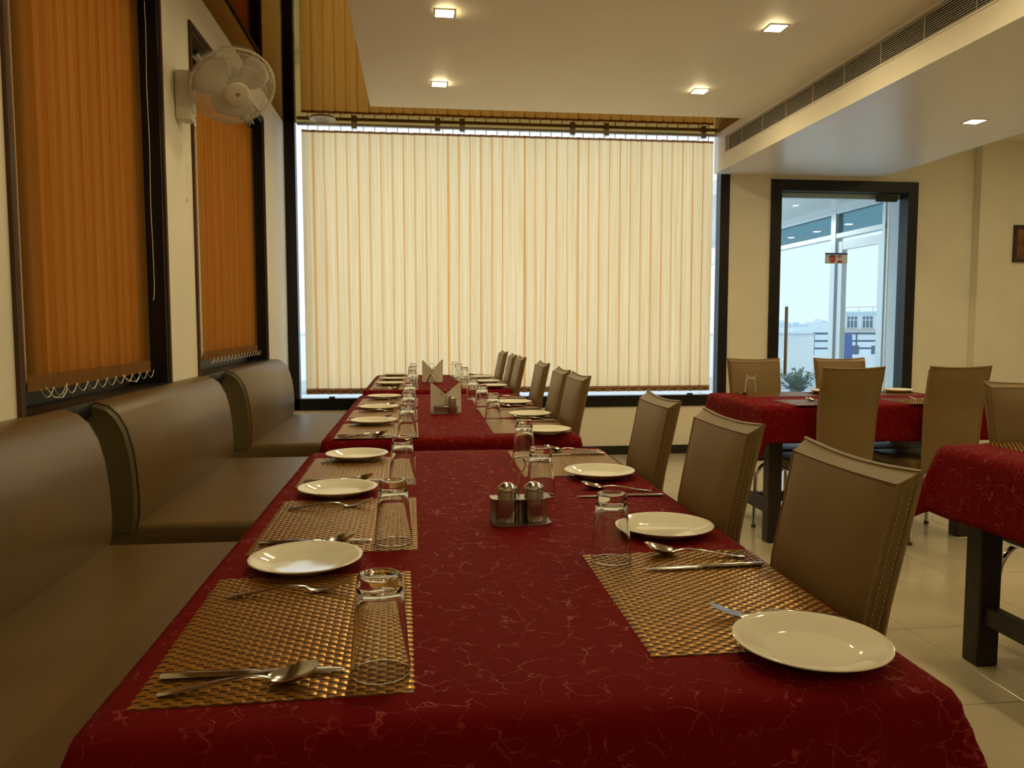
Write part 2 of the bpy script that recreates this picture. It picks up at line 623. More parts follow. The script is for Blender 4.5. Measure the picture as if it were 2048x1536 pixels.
dv = MB().box((.021, 0, .01), (.024, .006, gh - .01)).mesh('divider', 'plastic_white', 0)
for k in range(19):
    put('divider', dv, g, (0, gl - .3 - k * .4, 0))


# downlights
def downlight(x, y, z, label, group=None):
    t = thing('downlight', label, 'ceiling lamp', (x, y, z), 0, group)
    m = MB()
    a, b = .048, .060
    for p, q in (((-b, -b, -.006), (b, -a, .002)), ((-b, a, -.006), (b, b, .002)), ((-b, -a, -.006), (-a, a, .002)), ((a, -a, -.006), (b, a, .002))):
        m.box(p, q)
    m.build('bezel', 'plastic_white', t, smooth=0)
    MB().box((-a, -a, -.003), (a, a, .001)).build('diffuser', 'lamp_light', t, smooth=0)
    return t


DL = [(0.154, 5.61), (0.150, 4.357), (1.996, 5.56), (1.996, 4.352)]
NM = ['square ceiling downlight over the far end of the bench-side row, near the blinds', 'square ceiling downlight over the middle table, bench side of the panel',
      'square ceiling downlight beside the air grille, nearer the window blinds', 'square ceiling downlight beside the air grille, farther from the window blinds']
for (x, y), n in zip(DL, NM):
    downlight(x, y, ZP, n, 'square downlights in the ceiling panel')
for x, side in ((0.155, 'over the bench-side seats'), (2.02, 'beside the air grille')):
    for y, nth in ((3.15, 'above the middle table'), (1.9, 'above the cruet table'), (-1.2, 'at the rear of the room')):
        downlight(x, y, ZP, 'square ceiling downlight %s, %s' % (side, nth), 'square downlights in the ceiling panel')
downlight(3.70, 5.0, ZB, 'square ceiling downlight under the low bulkhead near the glass door', 'square downlights under the bulkhead')
for y, nth in ((2.9, 'nearer the lone chair'), (.8, 'in the rear half of the room')):
    downlight(3.70, y, ZB, 'square ceiling downlight under the low bulkhead, ' + nth, 'square downlights under the bulkhead')

for y, nth in ((5.3, 'near the wall picture'), (3.2, 'behind the lone chair'), (1.0, 'in the rear half of the room')):  # lamps added out of view to brighten the right wall and floor
    downlight(5.35, y, ZC, 'added unseen fill lamp on high ceiling beyond bulkhead, ' + nth, 'added unseen fill lamps on the high ceiling')

# round fitting on the film ceiling
t = thing('ceiling_speaker', 'small round pale speaker grille on the glossy ceiling by the blind rail', 'speaker', (-.78, 6.82, ZC))
MB().lathe([(0, -.004), (.075, -.006), (.085, -.012), (.1, -.012), (.108, -.004), (.108, .001)], 40).build('rim', 'plastic_white', t)
m = MB()
for r_ in (.02, .035, .05, .065):
    m.tube([(r_ * math.cos(a * PI / 16), r_ * math.sin(a * PI / 16), -.008) for a in range(32)], .0025, 6, closed=True)
m.build('grille', 'plastic_white', t)


# ------------------------------------------------------------------ left windows
def left_window(n, y0, y1):
    wdw = struct(put('window_%d' % n, None, None, (XW, 0, 0)))
    z0, z1 = WZ
    m = MB()
    d = -.16
    m.box((d, y0, z0), (0.004, y0 + .025, z1)).box((d, y1 - .025, z0), (0.004, y1, z1)).box((d, y0, z1 - .025), (.004, y1, z1))
    m.box((d, y0, z0), (d + .05, y0 + .24, z1)).box((d, y1 - .16, z0), (d + .05, y1, z1)).box((d, y0, z1 - .1), (d + .05, y1, z1)).box((d, y0, z0), (d + .05, y1, z0 + .07))  # side stiles widened to block bright sky beside the blind
    m.build('frame', 'black_frame', wdw, smooth=0)
    m = MB()
    for a, b in ((y0 - .022, y0), (y1, y1 + .022)):
        m.box((0, a, z0 - .02), (.012, b, z1 + .022))
    m.box((0, y0, z1), (.012, y1, z1 + .022))
    m.build('architrave', 'brown_edge', wdw, smooth=0)
    MB().box((d + .02, y0 + .2, z0 + .05), (d + .026, y1 - .12, z1 - .08)).build('pane', 'dimming_glass', wdw, smooth=0)
    MB().bbox((d, y0 - .01, z0 - .045), (.03, y1 + .01, z0 + .004), .006, 2).build('sill', 'black_frame', wdw)


left_window(1, *W1)
left_window(2, *W2)


def vane_mesh(width, h, hem=.05, th=.0012, bow=.004):
    """flat hanging fabric strip, origin at top centre, hanging to -h; slight bow across; two materials for body and hems"""
    m = MB()
    n = 6

    def sec(z0_, z1_, mi, t):
        for k in range(n):
            xa, xb = -width / 2 + width * k / n, -width / 2 + width * (k + 1) / n
            ya, yb = [bow * (1 - (2 * q / width) ** 2) for q in (xa, xb)]
            m.add([(xa, ya, z0_), (xb, yb, z0_), (xb, yb, z1_), (xa, ya, z1_)], [(0, 1, 2, 3)], mi)
    sec(-h + hem, -.02, 0, th)
    sec(-h, -h + hem, 1, th)
    sec(-.02, 0, 1, th)
    return m


def scallop(pts_fn, n, sag, step_pts=8):
    """bead chain hanging in loops between n vane corners"""
    out = []
    for k in range(n):
        for q in range(step_pts):
            s = q / step_pts
            p = pts_fn(k + s)
            out.append((p[0], p[1], p[2] - sag * 4 * s * (1 - s)))
    out.append(pts_fn(n))
    return out


def blind(name, label, a, b, z0, z1, n, ang, width, extra=None):
    """vertical blind from point a to point b (xy), n vanes"""
    A, B = Vector((*a, 0)), Vector((*b, 0))
    L = (B - A).length
    dirv = (B - A).normalized()
    yaw = math.atan2(dirv.y, dirv.x)
    t = thing(name, label, 'blind', (A.x, A.y, 0), yaw, 'vertical fabric blinds')
    m = MB().bbox((-.03, -.02, z1 + .034), (L + .03, .02, z1 + .056), .005, 1)
    m.build('headrail', 'aluminium', t)
    me = vane_mesh(width, z1 - z0).mesh('vane', ['vane_fabric', 'vane_hem'], 60, fix=False)
    hook = MB().box((-.003, -.003, 0), (.003, .003, .036)).mesh('hook', 'plastic_white', 0)
    wt = MB().box((-width / 2 + .008, .0052, 0), (width / 2 - .008, .0076, .03)).mesh('weight', 'plastic_dark', 0)
    rr = random.Random(len(name) + n)
    for k in range(n):
        xx = (k + .5) * L / n
        xx += (extra or {}).get(k, 0)
        an = ang + rr.uniform(-.05, .05)
        v = put('vane', me, t, (xx, rr.uniform(-.002, .002), z1), (rr.uniform(-.003, .003), rr.uniform(-.002, .002), an))
        put('hook', hook, v, (0, 0, 0))
        put('bottom_weight', wt, v, (0, 0, -(z1 - z0) + .006))
    return t, L


bb, LB = blind('vertical_blind', 'wide backlit cream vertical blind covering the big end window', (-.972, YB - .075), (2.622, YB - .075), 0.585, 2.815, 38, R(8), .106, {0: .013, 12: .006, 19: .009, 24: .006})
ch = scallop(lambda s: (s * LB / 38, -.028, .612), 38, .024)
MB().tube(ch, .0014, 4).build('bead_chain', 'bead_white', bb)
ch = [(0.02 + .01, -.03, 2.8), (.012, -.03, 1.6), (-.008, -.03, 1.0), (0.0, -.03, .95)]
b1, L1 = blind('vertical_blind', 'orange-brown vertical blind in the wall window beside the fan, long bead chain hanging', (-1.18, 2.56), (-1.18, 3.60), .975, 2.58, 12, R(-9), .108)
ch = scallop(lambda s: (s * L1 / 12, -.03, .985), 12, .03)
MB().tube(ch, .0016, 4).build('bead_chain', 'bead_white', b1)
m = MB()
m.tube([(L1 + .02 + .006 * math.sin(q * 1.3), -.035, 2.55 - q * .1) for q in range(12)] + [(L1 + .028, -.035, 1.36), (L1 + .02, -.035, 1.31), (L1 + .008, -.035, 1.285)], .0016, 5)
m.build('pull_chain', 'bead_white', b1)
MB().tube([(L1 * .62, -.04, .985), (L1 * .66, -.05, .962), (L1 * .72, -.055, .953), (L1 * .78, -.045, .968)], .0018, 5).build('loose_chain', 'bead_white', b1)
MB().tube([(.02, -.035, .99), (.05, -.045, .955), (.1, -.05, .95), (.15, -.04, .965), (.17, -.035, .99)], .0018, 5).build('loose_chain', 'bead_white', b1)
b2, L2 = blind('vertical_blind', 'orange-brown vertical blind in the wall window beyond the fan', (-1.18, 4.54), (-1.18, 5.95), .985, 2.58, 16, R(-9), .108)
ch = scallop(lambda s: (s * L2 / 16, -.03, .995), 16, .03)
MB().tube(ch, .0016, 4).build('bead_chain', 'bead_white', b2)

# ------------------------------------------------------------------ back window
wn = struct(put('window_3', None, None, (0, YB, 0)))
m = MB()
fw_ = .088
m.box((WX[0], -.012, WBZ[0]), (WX[0] + fw_, .09, WBZ[1])).box((WX[1] - fw_, -.012, WBZ[0]), (WX[1], .09, WBZ[1]))
m.box((WX[0], -.012, WBZ[0]), (WX[1], .09, WBZ[0] + .10)).box((WX[0], .03, WBZ[1] - .004), (WX[1], .06, WBZ[1] + .02))
m.build('frame', 'black_frame', wn, smooth=0)
MB().box((WX[0] + fw_, .04, WBZ[0] + .1), (WX[1] - fw_, .048, WBZ[1])).build('pane', 'pane_glass', wn, smooth=0)
for xx in (WX[0] + fw_ + .25, WX[0] + fw_ + 2.05, 1.36, 2.44):
    MB().box((xx, -.016, WBZ[0] + .10), (xx + .05, .0, WBZ[0] + .118)).build('glazing_block', 'plastic_dark', wn, smooth=0)
for xx in (-.55, .15, .36, 1.32, 1.62, 2.5):
    MB().box((xx, -.10, 2.832), (xx + .045, -.05, 2.884)).build('bracket', 'aluminium', wn, smooth=0)

# ------------------------------------------------------------------ glass door
dr = struct(put('door_1', None, None, (0, YB, 0)))
f_ = .098
m = MB()
m.box((DX[0], -.02, 0), (DX[0] + f_, .12, DZ)).box((DX[1] - f_, -.02, 0), (DX[1], .12, DZ)).box((DX[0] + f_, -.02, DZ - f_), (DX[1] - f_, .12, DZ))
m.build('frame', 'black_frame', dr, smooth=0)
GX0, GXM, GX1 = DX[0] + f_, 4.395, DX[1] - f_
MB().box((GX0 + .006, .05, .012), (GXM, .062, DZ - f_ - .01)).build('leaf', 'door_glass', dr, smooth=0)
MB().box((GXM + .006, .05, .0), (GX1, .062, DZ - f_)).build('side_light', 'door_glass', dr, smooth=0)
MB().box((GXM - .002, .048, .012), (GXM + .007, .064, DZ - f_ - .06)).build('edge_seal', 'aluminium', dr, smooth=0)
MB().bbox((GXM - .13, .035, DZ - f_ - .075), (GXM + .07, .077, DZ - f_ - .02), .004, 1).build('patch_fitting', 'black_frame', dr)
m = MB()
m.box((GX0, .11, DZ - f_ - .045), (GX1, .16, DZ - f_ + .01))
m.build('head_rail', 'terrace_grey', dr, smooth=0)
hx = GX0 + .075
h = MB().tube([(hx, -.01, 1.35), (hx, -.01, .72)], .015, 12).build('handle', 'brushed_steel', dr)
for zz in (1.22, .86):
    MB().tube([(hx, -.01, zz), (hx, .05, zz)], .009, 10).build('standoff', 'chrome', h)

# sticker on the door glass
sx0, sx1, sz0, sz1 = 3.77, 3.99, 1.752, 1.852
st = thing('door_sticker', 'small white sticker with a blue band and red go badge on the glass door', 'sticker', (sx0, YB + .049, sz0))
sw, sh = sx1 - sx0, sz1 - sz0
MB().box((0, -.001, 0), (sw, .001, sh)).build('sheet', 'sticker_white', st, smooth=0)
MB().box((0, -.0018, sh - .016), (sw, -.0008, sh)).build('top_band', 'sticker_blue', st, smooth=0)
cxx, czz = .072, .042
MB().add([(cxx, -.0022, czz)] + [(cxx + .030 * math.cos(k * PI / 16), -.0022, czz + .034 * math.sin(k * PI / 16)) for k in range(32)],
         [(0, 1 + k, 1 + (k + 1) % 32) for k in range(32)]).build('badge', 'sticker_red', st, smooth=0)
vs_, fs_ = [], []
for k in range(13):
    a = R(30 + k * 10)
    vs_ += [(cxx + .031 * math.cos(a), -.0024, czz + .031 * math.sin(a)), (cxx + .043 * math.cos(a), -.0024, czz + .040 * math.sin(a))]
for k in range(12):
    fs_.append((2 * k, 2 * k + 1, 2 * k + 3, 2 * k + 2))
MB().add(vs_, fs_).build('badge_arc', 'sticker_blue', st, smooth=0)
text_mesh('go', .042, 'badge_lettering', 'sticker_white', st, (cxx, -.003, czz + .004), (R(90), 0, 0))
m = MB()
for i_, (a, b, z, hgt) in enumerate(((.120, .165, .066, .012), (.122, .158, .052, .006), (.115, .175, .012, .008), (.125, .165, .020, .007), (.138, .150, .027, .008))):
    m.box((a, -.002, z), (b, -.0008, z + hgt))
m.build('print', 'sticker_red', st, smooth=0)

# ------------------------------------------------------------------ picture on the wall
t = thing('wall_picture', 'small dark framed picture hanging on the back wall jog', 'picture', (5.555, YB - .09, 1.77))
m = MB()
pw, ph = .30, .345
m.box((0, -.022, 0), (pw, 0, .03)).box((0, -.022, ph - .03), (pw, 0, ph)).box((0, -.022, .03), (.03, 0, ph - .03)).box((pw - .03, -.022, .03), (pw, 0, ph - .03))
m.build('frame', 'picture_wood', t, smooth=0)
MB().box((.03, -.01, .03), (pw - .03, 0, ph - .03)).build('print', 'picture_print', t, smooth=0)


# ------------------------------------------------------------------ benches
def bench(y0, y1, label):
    t = thing('bench', label, 'bench', (XW, y0, 0), 0, 'padded wall benches')
    L = y1 - y0
    # seat
    m = MB()
    m.bbox((.01, 0, .375), (.70, L, .50), .022, 3)
    m.build('seat', 'bench_vinyl', t)
    MB().box((.03, .03, 0), (.60, L - .03, .375)).build('plinth', 'dark_wood', t, smooth=0)
    P = [(.008, .47), (.155, .47), (.168, .53), (.170, .60), (.166, .68), (.156, .76), (.138, .83), (.112, .88), (.080, .910), (.045, .922), (.008, .922)]
    m = MB()
    n = len(P)
    ys = [0.0, .012, L - .012, L]
    sc = [.955, 1, 1, .955]
    vs2, fs2 = [], []
    for yy, s_ in zip(ys, sc):
        for (px, pz) in P:
            vs2.append((px * s_ + (0 if s_ == 1 else 0), yy, .47 + (pz - .47) * (s_ if s_ == 1 else .985)))
    for k in range(3):
        for i_ in range(n):
            j_ = (i_ + 1) % n
            fs2.append((k * n + i_, k * n + j_, (k + 1) * n + j_, (k + 1) * n + i_))
    m.add(vs2, fs2)
    bk = m.build('backrest', 'bench_vinyl', t, smooth=60)
    for yy in (0, L):
        m = MB()
        m.add([(px * .955, yy, .47 + (pz - .47) * .985) for px, pz in P], [tuple(range(n))])
        s_ = .014 if yy else -.014
        # side panel gently padded
        vv = [(px * .955, yy, .47 + (pz - .47) * .985) for px, pz in P] + [(px * .88 + .004, yy + s_, .475 + (pz - .47) * .95) for px, pz in P]
        ff = [(i_, (i_ + 1) % n, n + (i_ + 1) % n, n + i_) for i_ in range(n)] + [tuple(range(n, 2 * n))]
        MB().add(vv, ff).build('side_panel', 'bench_side', bk, smooth=50)
        MB().tube([(px * .965 + .001, yy + (.004 if yy == 0 else -.004), .47 + (pz - .47) * .99) for px, pz in P[1:]], .0035, 6).build('piping', 'bench_piping', bk)
    return t


bench(.15, 2.55, 'long gold-brown vinyl bench in the row, the end farthest from the blinds')
bench(2.79, 4.17, 'gold-brown vinyl bench between the other two, under the wall fan')
bench(4.62, 6.18, 'gold-brown vinyl bench closest to the big window blinds')


# ------------------------------------------------------------------ tables and cloths
def table(x0, x1, y0, y1, label, zt=.752, inset=.05, leg=.075, xin=None):
    t = thing('dining_table', label, 'table', ((x0 + x1) / 2, (y0 + y1) / 2, 0), 0, 'dark wood dining tables')
    hx_, hy = (x1 - x0) / 2, (y1 - y0) / 2
    MB().bbox((-hx_, -hy, zt - .03), (hx_, hy, zt), .004, 1).build('tabletop', 'dark_wood', t)
    lm = MB().bbox((-leg / 2, -leg / 2, 0), (leg / 2, leg / 2, zt - .03), .005, 1).mesh('leg', 'dark_wood')
    ax, ay = hx_ - (xin or inset) - leg / 2, hy - inset - leg / 2
    for sx in (-1, 1):
        for sy in (-1, 1):
            put('leg', lm, t, (sx * ax, sy * ay, 0))
    for sy in (-1, 1):
        MB().box((-ax + leg / 2, sy * ay - .012, zt - .11), (ax - leg / 2, sy * ay + .012, zt - .03)).build('apron', 'dark_wood', t, smooth=0)
    for sx in (-1, 1):
        MB().box((sx * ax - .012, -ay + leg / 2, zt - .11), (sx * ax + .012, ay - leg / 2, zt - .03)).build('apron', 'dark_wood', t, smooth=0)
        MB().bbox((sx * ax - .022, -ay + leg / 2, .15), (sx * ax + .022, ay - leg / 2, .215), .003, 1).build('stretcher', 'dark_wood', t)
    MB().bbox((-ax + .022, -.022, .155), (ax - .022, .022, .21), .003, 1).build('stretcher', 'dark_wood', t)
    return t


def cloth(x0, x1, y0, y1, label, drop=.20, ear=.35, seed=0, zt=.7545, flare=.06, amp=.008, step=.02):
    W, L = x1 - x0, y1 - y0
    Rr = .022
    rnd = random.Random(seed)
    ph = [rnd.uniform(0, 6.28) for _ in range(6)]
    nd = 10
    us = [-drop + drop * k / nd for k in range(nd)] + [W * k / 14 for k in range(15)] + [W + drop * (k + 1) / nd for k in range(nd)]
    nl = 24
    vs2 = [-drop + drop * k / nd for k in range(nd)] + [L * k / nl for k in range(nl + 1)] + [L + drop * (k + 1) / nd for k in range(nd)]

    def fold(e, s, wave=1.0):
        q = Rr * PI / 2
        if e < q:
            a = e / Rr
            return Rr * math.sin(a), Rr * (1 - math.cos(a))
        f = e - q
        wv = amp * wave * (f / drop) * (math.sin(s * 9 + ph[0]) + .6 * math.sin(s * 17 + ph[1]))
        return Rr + f * flare + wv, Rr + f
    V = []
    for v_ in vs2:
        for u in us:
            dx = u - min(max(u, 0), W)
            dy = v_ - min(max(v_, 0), L)
            bx_, by_ = min(max(u, 0), W), min(max(v_, 0), L)
            e = math.hypot(dx, dy)
            z = zt + .0008 * math.sin(u * 13 + ph[2]) * math.sin(v_ * 11 + ph[3])
            if e < 1e-9:
                V.append((x0 + u, y0 + v_, z))
                continue
            th = math.atan2(abs(dy), abs(dx))
            s = by_ if abs(dx) > 0 and dy == 0 else bx_ + 3
            inner = 1 if (abs(dx) < 1e-9 or abs(dy) < 1e-9) else 0
            edge_d = min(by_, L - by_) if dy == 0 else min(bx_, W - bx_)
            wave = min(1, edge_d / .12) if inner else 0
            o_, d_ = fold(e, s, wave)
            if not inner:
                k = ear * math.sin(2 * th) ** 2
                f = max(0, e - .02)
                o_ += k * f
                d_ -= .5 * k * k * f
            V.append((x0 + bx_ + o_ * dx / e, y0 + by_ + o_ * dy / e, z - d_))
    nu = len(us)
    F = [(j * nu + i, j * nu + i + 1, (j + 1) * nu + i + 1, (j + 1) * nu + i) for j in range(len(vs2) - 1) for i in range(nu - 1)]
    o = MB().add(V, F).build('tablecloth', 'red_cloth', smooth=80, fix=False)
    md = o.modifiers.new('thickness', 'SOLIDIFY')
    md.thickness = .002
    md.offset = 1
    return tag(o, label, 'tablecloth', 'red patterned tablecloths')


TX0, TX1 = -.345, .608
T1 = (.845, 2.655)
T2 = (2.985, 4.84)
T3 = (5.20, 6.76)
tabs = [(T1, 'the salt and pepper cruet'), (T2, 'the napkin holder and shaker'), (T3, 'the napkin holder nearest the blinds')]
for i_, ((a, b), what) in enumerate(tabs):
    TXR = (TX1, TX1 - .008, TX1 - .02)[i_]
    table(TX0 + .005, TXR - .005, a + .005, b - .005, 'dark wood table under the red cloth with ' + what, xin=(None, None, .26)[i_])
    cloth(TX0, TXR, a, b, 'red crackle-patterned tablecloth carrying ' + what, seed=i_, drop=.21, flare=(.06, .02, .02)[i_], amp=(.008, .003, .003)[i_], ear=(.35, .15, .15)[i_])
AX, AY = (1.81, 3.10), (3.96, 4.74)
table(AX[0] + .005, AX[1] - .005, AY[0] + .005, AY[1] - .005, 'dark wood table with four tall chairs standing in front of the glass door')
cloth(*AX, *AY, 'red tablecloth with a pointed corner on the table before the glass door', seed=11, drop=.21, ear=.10)
BXT, BYT = (1.85, 2.97), (.95, 2.58)
table(BXT[0] + .005, BXT[1] - .005, BYT[0] + .005, BYT[1] - .005, 'dark wood table with a lone chair at its head, no plates', leg=.08)
cloth(*BXT, *BYT, 'red tablecloth flaring out at the corner on the table with no plates', seed=15, drop=.25, ear=.22, flare=.12)


# ------------------------------------------------------------------ chairs
def make_chair():
    t = thing('dining_chair', 'x', 'chair')
    # seat
    MB().bbox((-.195, -.20, .405), (.195, .215, .455), .018, 3).build('seat', 'chair_vinyl', t)
    MB().box((-.18, -.19, .392), (.18, .20, .408)).build('seat_base', 'seat_underside', t, smooth=0)

    def yb(z):   # front face of the backrest
        if z > .74:
            return -.222 - (z - .74) * .205
        return -.205 - (z - .44) / .30 * .017

    def hw(z):
        return .156 + (z - .40) / .578 * .018
    zt_, zb_ = .957, .40
    nu, nv = 8, 14

    def top(u):
        return .006 * (2 * u - 1) ** 2 * (1 if abs(2 * u - 1) < .99 else 1.0)

    def fr(u, v):
        z = zb_ + (zt_ - .014 - zb_) * v
        z += top(u) * v * .5
        p = .010 * (1 - (2 * u - 1) ** 6) * (1 - (2 * v - 1) ** 10)
        return ((2 * u - 1) * (hw(z) - .012), yb(z) + p - .006, z)

    def bk(u, v):
        z = zb_ + (zt_ - zb_) * v + top(u) * 1.6 * v
        p = .008 * (1 - (2 * u - 1) ** 6) * (1 - (2 * v - 1) ** 10)
        return ((2 * u - 1) * hw(z), yb(z) - .032 - p, z)
    m = MB()
    m.grid(fr, nu, nv)
    m.grid(bk, nu, nv)
    k0 = 0
    n1 = (nu + 1) * (nv + 1)
    loop = [i for i in range(nu + 1)] + [(j + 1) * (nu + 1) - 1 for j in range(1, nv + 1)] + [nv * (nu + 1) + i for i in range(nu - 1, -1, -1)] + [j * (nu + 1) for j in range(nv - 1, 0, -1)]
    fs2 = [(loop[q], loop[(q + 1) % len(loop)], n1 + loop[(q + 1) % len(loop)], n1 + loop[q]) for q in range(len(loop))]
    m.f += fs2
    m.m += [0] * len(fs2)
    bkr = m.build('backrest', 'chair_vinyl', t, smooth=38)
    # raised seam round the back edge and the front panel edge
    path = [bk(0, j / nv) for j in range(nv + 1)] + [bk(i / nu, 1) for i in range(1, nu)] + [bk(1, 1 - j / nv) for j in range(nv + 1)]
    MB().tube(path, .0042, 6).build('piping', 'chair_piping_highlit', bkr)
    path = [fr(0, j / nv) for j in range(nv + 1)] + [fr(i / nu, 1) for i in range(1, nu)] + [fr(1, 1 - j / nv) for j in range(nv + 1)]
    MB().tube(path, .0026, 6).build('piping', 'chair_piping_highlit', bkr)
    m = MB()
    for s_ in (0, 1):
        for row in (.35, .72):
            for q in range(64):
                v0, v1 = .05 + q * .0145, .05 + q * .0145 + .008
                pts = []
                for vv in (v0, v1):
                    a, b = Vector(fr(s_, vv)), Vector(bk(s_, vv))
                    pts.append(a.lerp(b, row))
                sgn = 1 if s_ else -1
                c0, c1 = pts
                m.box((c0.x + sgn * .0002, c0.y - .0009, c0.z), (c0.x + sgn * .0016, c0.y + .0009, c1.z))
    m.build('stitching', 'stitch', bkr, smooth=0)['kind'] = 'stuff'
    # chrome legs: bent tube arches front and rear, with side rails
    def arch(y_top, y_bot, wt_, wb):
        p = []
        for q in range(5):
            s_ = q / 4
            p.append((-wb + (wb - wt_) * s_ * .8, y_bot + (y_top - y_bot) * s_, .008 + .30 * s_))
        for q in range(1, 12):
            a = PI - q / 12 * PI
            p.append((wt_ * .98 * math.cos(a), y_top, .31 + .082 * math.sin(a)))
        for q in range(4, -1, -1):
            s_ = q / 4
            p.append((wb - (wb - wt_) * s_ * .8, y_bot + (y_top - y_bot) * s_, .008 + .30 * s_))
        return p
    for yt, ybt in ((.165, .20), (-.165, -.215)):
        lg = MB().tube(arch(yt, ybt, .165, .195), .0115, 10).build('leg_arch', 'chrome', t)
        for s_ in (-1, 1):
            MB().lathe([(0, -.006), (.0135, -.006), (.0135, .012), (.0, .012)], 12, c=(s_ * .195, ybt, .006)).build('foot', 'plastic_dark', lg)
    for s_ in (-1, 1):
        MB().tube([(s_ * .165, -.17, .385), (s_ * .168, 0, .392), (s_ * .165, .17, .385)], .009, 8).build('side_rail', 'chrome', t)
    return t


proto = make_chair()
chairs = []
LT = [(1.235, 'the salt and pepper cruet, farthest from the blinds'), (1.775, 'the salt and pepper cruet, middle of three'), (2.32, 'the salt and pepper cruet, closest to the blinds'),
      (3.40, 'the napkin holder and shaker, farthest from the blinds'), (3.84, 'the napkin holder and shaker, middle of three'), (4.50, 'the napkin holder and shaker, closest to the blinds'),
      (5.35, 'the table end near the blinds, first of three'), (5.80, 'the table end near the blinds, middle of three'), (6.45, 'the table end near the blinds, next to the window')]
rndc = random.Random(3)
first = True


def place_chair(x, y, rz, label, group):
    global first
    if first:
        first = False
        proto.location = (x, y, 0)
        proto.rotation_euler = (0, 0, rz)
        tag(proto, label, 'chair', group)
        return proto
    return dup(proto, (x, y, 0), rz, label, group)


for i_, (y, what) in enumerate(LT):
    place_chair(.430 + (0, -.018, -.032)[i_ // 3] + rndc.uniform(-.006, .006), y, R(90) + rndc.uniform(-.03, .03), 'tall gold vinyl chair facing ' + what, 'gold chairs along the long row of tables')
AC = 'gold chairs at the table before the glass door'
place_chair(2.17, 4.07, R(4), 'tall gold vinyl chair with its back to the room, next to the table leg corner', AC)
place_chair(2.80, 4.11, R(1), 'tall gold vinyl chair with its back to the room, nearer the wall picture', AC)
place_chair(2.13, 4.555, R(180), 'tall gold vinyl chair standing between table and wall, next to the window frame', AC)
place_chair(2.71, 4.55, R(180), 'tall gold vinyl chair standing between table and the glass door', AC)
place_chair(2.30, 2.465, R(180), 'tall gold vinyl chair alone at the head of the table with no plates', 'gold chair at the bare table')


# ------------------------------------------------------------------ place settings
def mat_mesh():
    m = MB()
    W, L = .313, .452
    nx_, ny = 28, 58
    cx_, cy_ = W / nx_, L / ny
    for i in range(nx_):
        for j in range(ny):
            up = (i + j) % 2 == 0
            x_, y_ = -W / 2 + i * cx_, -L / 2 + j * cy_
            g_ = .06
            if up:
                pts = []
                for q in range(4):
                    u = q / 3
                    hh = .0012 + .0011 * math.sin(PI * u)
                    pts += [(x_ - cx_ * .12 + cx_ * 1.24 * u, y_ + cy_ * g_, hh), (x_ - cx_ * .12 + cx_ * 1.24 * u, y_ + cy_ * (1 - g_), hh)]
                m.add(pts, [(2 * q, 2 * q + 2, 2 * q + 3, 2 * q + 1) for q in range(3)], 0)
            else:
                pts = []
                for q in range(3):
                    u = q / 2
                    hh = .0010 + .0009 * math.sin(PI * u)
                    pts += [(x_ + cx_ * .1, y_ + cy_ * u, hh), (x_ + cx_ * .9, y_ + cy_ * u, hh)]
                m.add(pts, [(2 * q, 2 * q + 1, 2 * q + 3, 2 * q + 2) for q in range(2)], 1)
    m.box((-W / 2, -L / 2, 0), (W / 2, L / 2, .0008), 1)
    return m.mesh('placemat', ['mat_gold', 'mat_brown'], 60, fix=False)


def plate_mesh():
    pr = [(0, .0045), (.055, .0045), (.060, .0055), (.072, .0105), (.088, .0165), (.0965, .0195), (.0980, .0190), (.0982, .0178), (.0965, .0165), (.088, .0130), (.072, .0065), (.063, .0025), (.060, 0), (.054, 0), (.053, .0015), (0, .0015)]
    return MB().lathe(pr, 64).mesh('side_plate', 'porcelain', 50)


def glass_mesh():
    # tumbler standing mouth down; heavy base on top
    H = .122
    rb, rt = .0365, .0275
    o = []
    o += [(rb - .0007, 0), (rb, .0008), (rb, .0018), (rb - .0002, .010)]
    for k in range(1, 8):
        s_ = k / 8
        o.append((rb + (rt + .0005 - rb) * s_, .010 + (H - .030) * s_))
    o += [(rt + .0008, H - .020), (rt - .0012, H - .016), (rt - .0006, H - .013), (rt - .0002, H - .004), (rt - .0022, H - .0006), (rt - .005, H), (rt - .009, H - .0012), (rt - .014, H - .0030), (0, H - .0036)]
    inn = [(0, H - .0175), (rt - .012, H - .0185), (rt - .005, H - .0215), (rt - .0022, H - .027)]
    for k in range(7, 0, -1):
        s_ = k / 8
        inn.append((rb - .0016 + (rt - .0018 - rb + .0016) * s_, .010 + (H - .035) * s_))
    inn += [(rb - .0016, .010), (rb - .0014, .0020), (rb - .0014, .0010), (rb - .0007, 0)]
    me = MB().lathe(o + inn, 48).mesh('tumbler', 'tumbler_glass', 0)
    bm = bmesh.new()
    bm.from_mesh(me)
    bmesh.ops.remove_doubles(bm, verts=bm.verts, dist=1e-6)
    bmesh.ops.recalc_face_normals(bm, faces=bm.faces)
    bm.to_mesh(me)
    bm.free()
    me.shade_smooth()
    me.set_sharp_from_angle(angle=R(60))
    return me


def strip(m, st, nsec=8):
    """st: (x, halfwidth, z, halfthick) stations along x; rounded cross-section"""
    vs2, fs2 = [], []
    for (x_, hw_, z_, ht) in st:
        for k in range(nsec):
            a = 2 * PI * k / nsec
            c, s_ = math.cos(a), math.sin(a)
            vs2.append((x_, hw_ * math.copysign(abs(c) ** .7, c), z_ + ht * math.copysign(abs(s_) ** .8, s_)))
    n = len(st)
    for i in range(n - 1):
        for k in range(nsec):
            k2 = (k + 1) % nsec
            fs2.append((i * nsec + k, i * nsec + k2, (i + 1) * nsec + k2, (i + 1) * nsec + k))
    fs2 += [tuple(range(nsec)), tuple((n - 1) * nsec + k for k in range(nsec))]
    m.add(vs2, fs2)


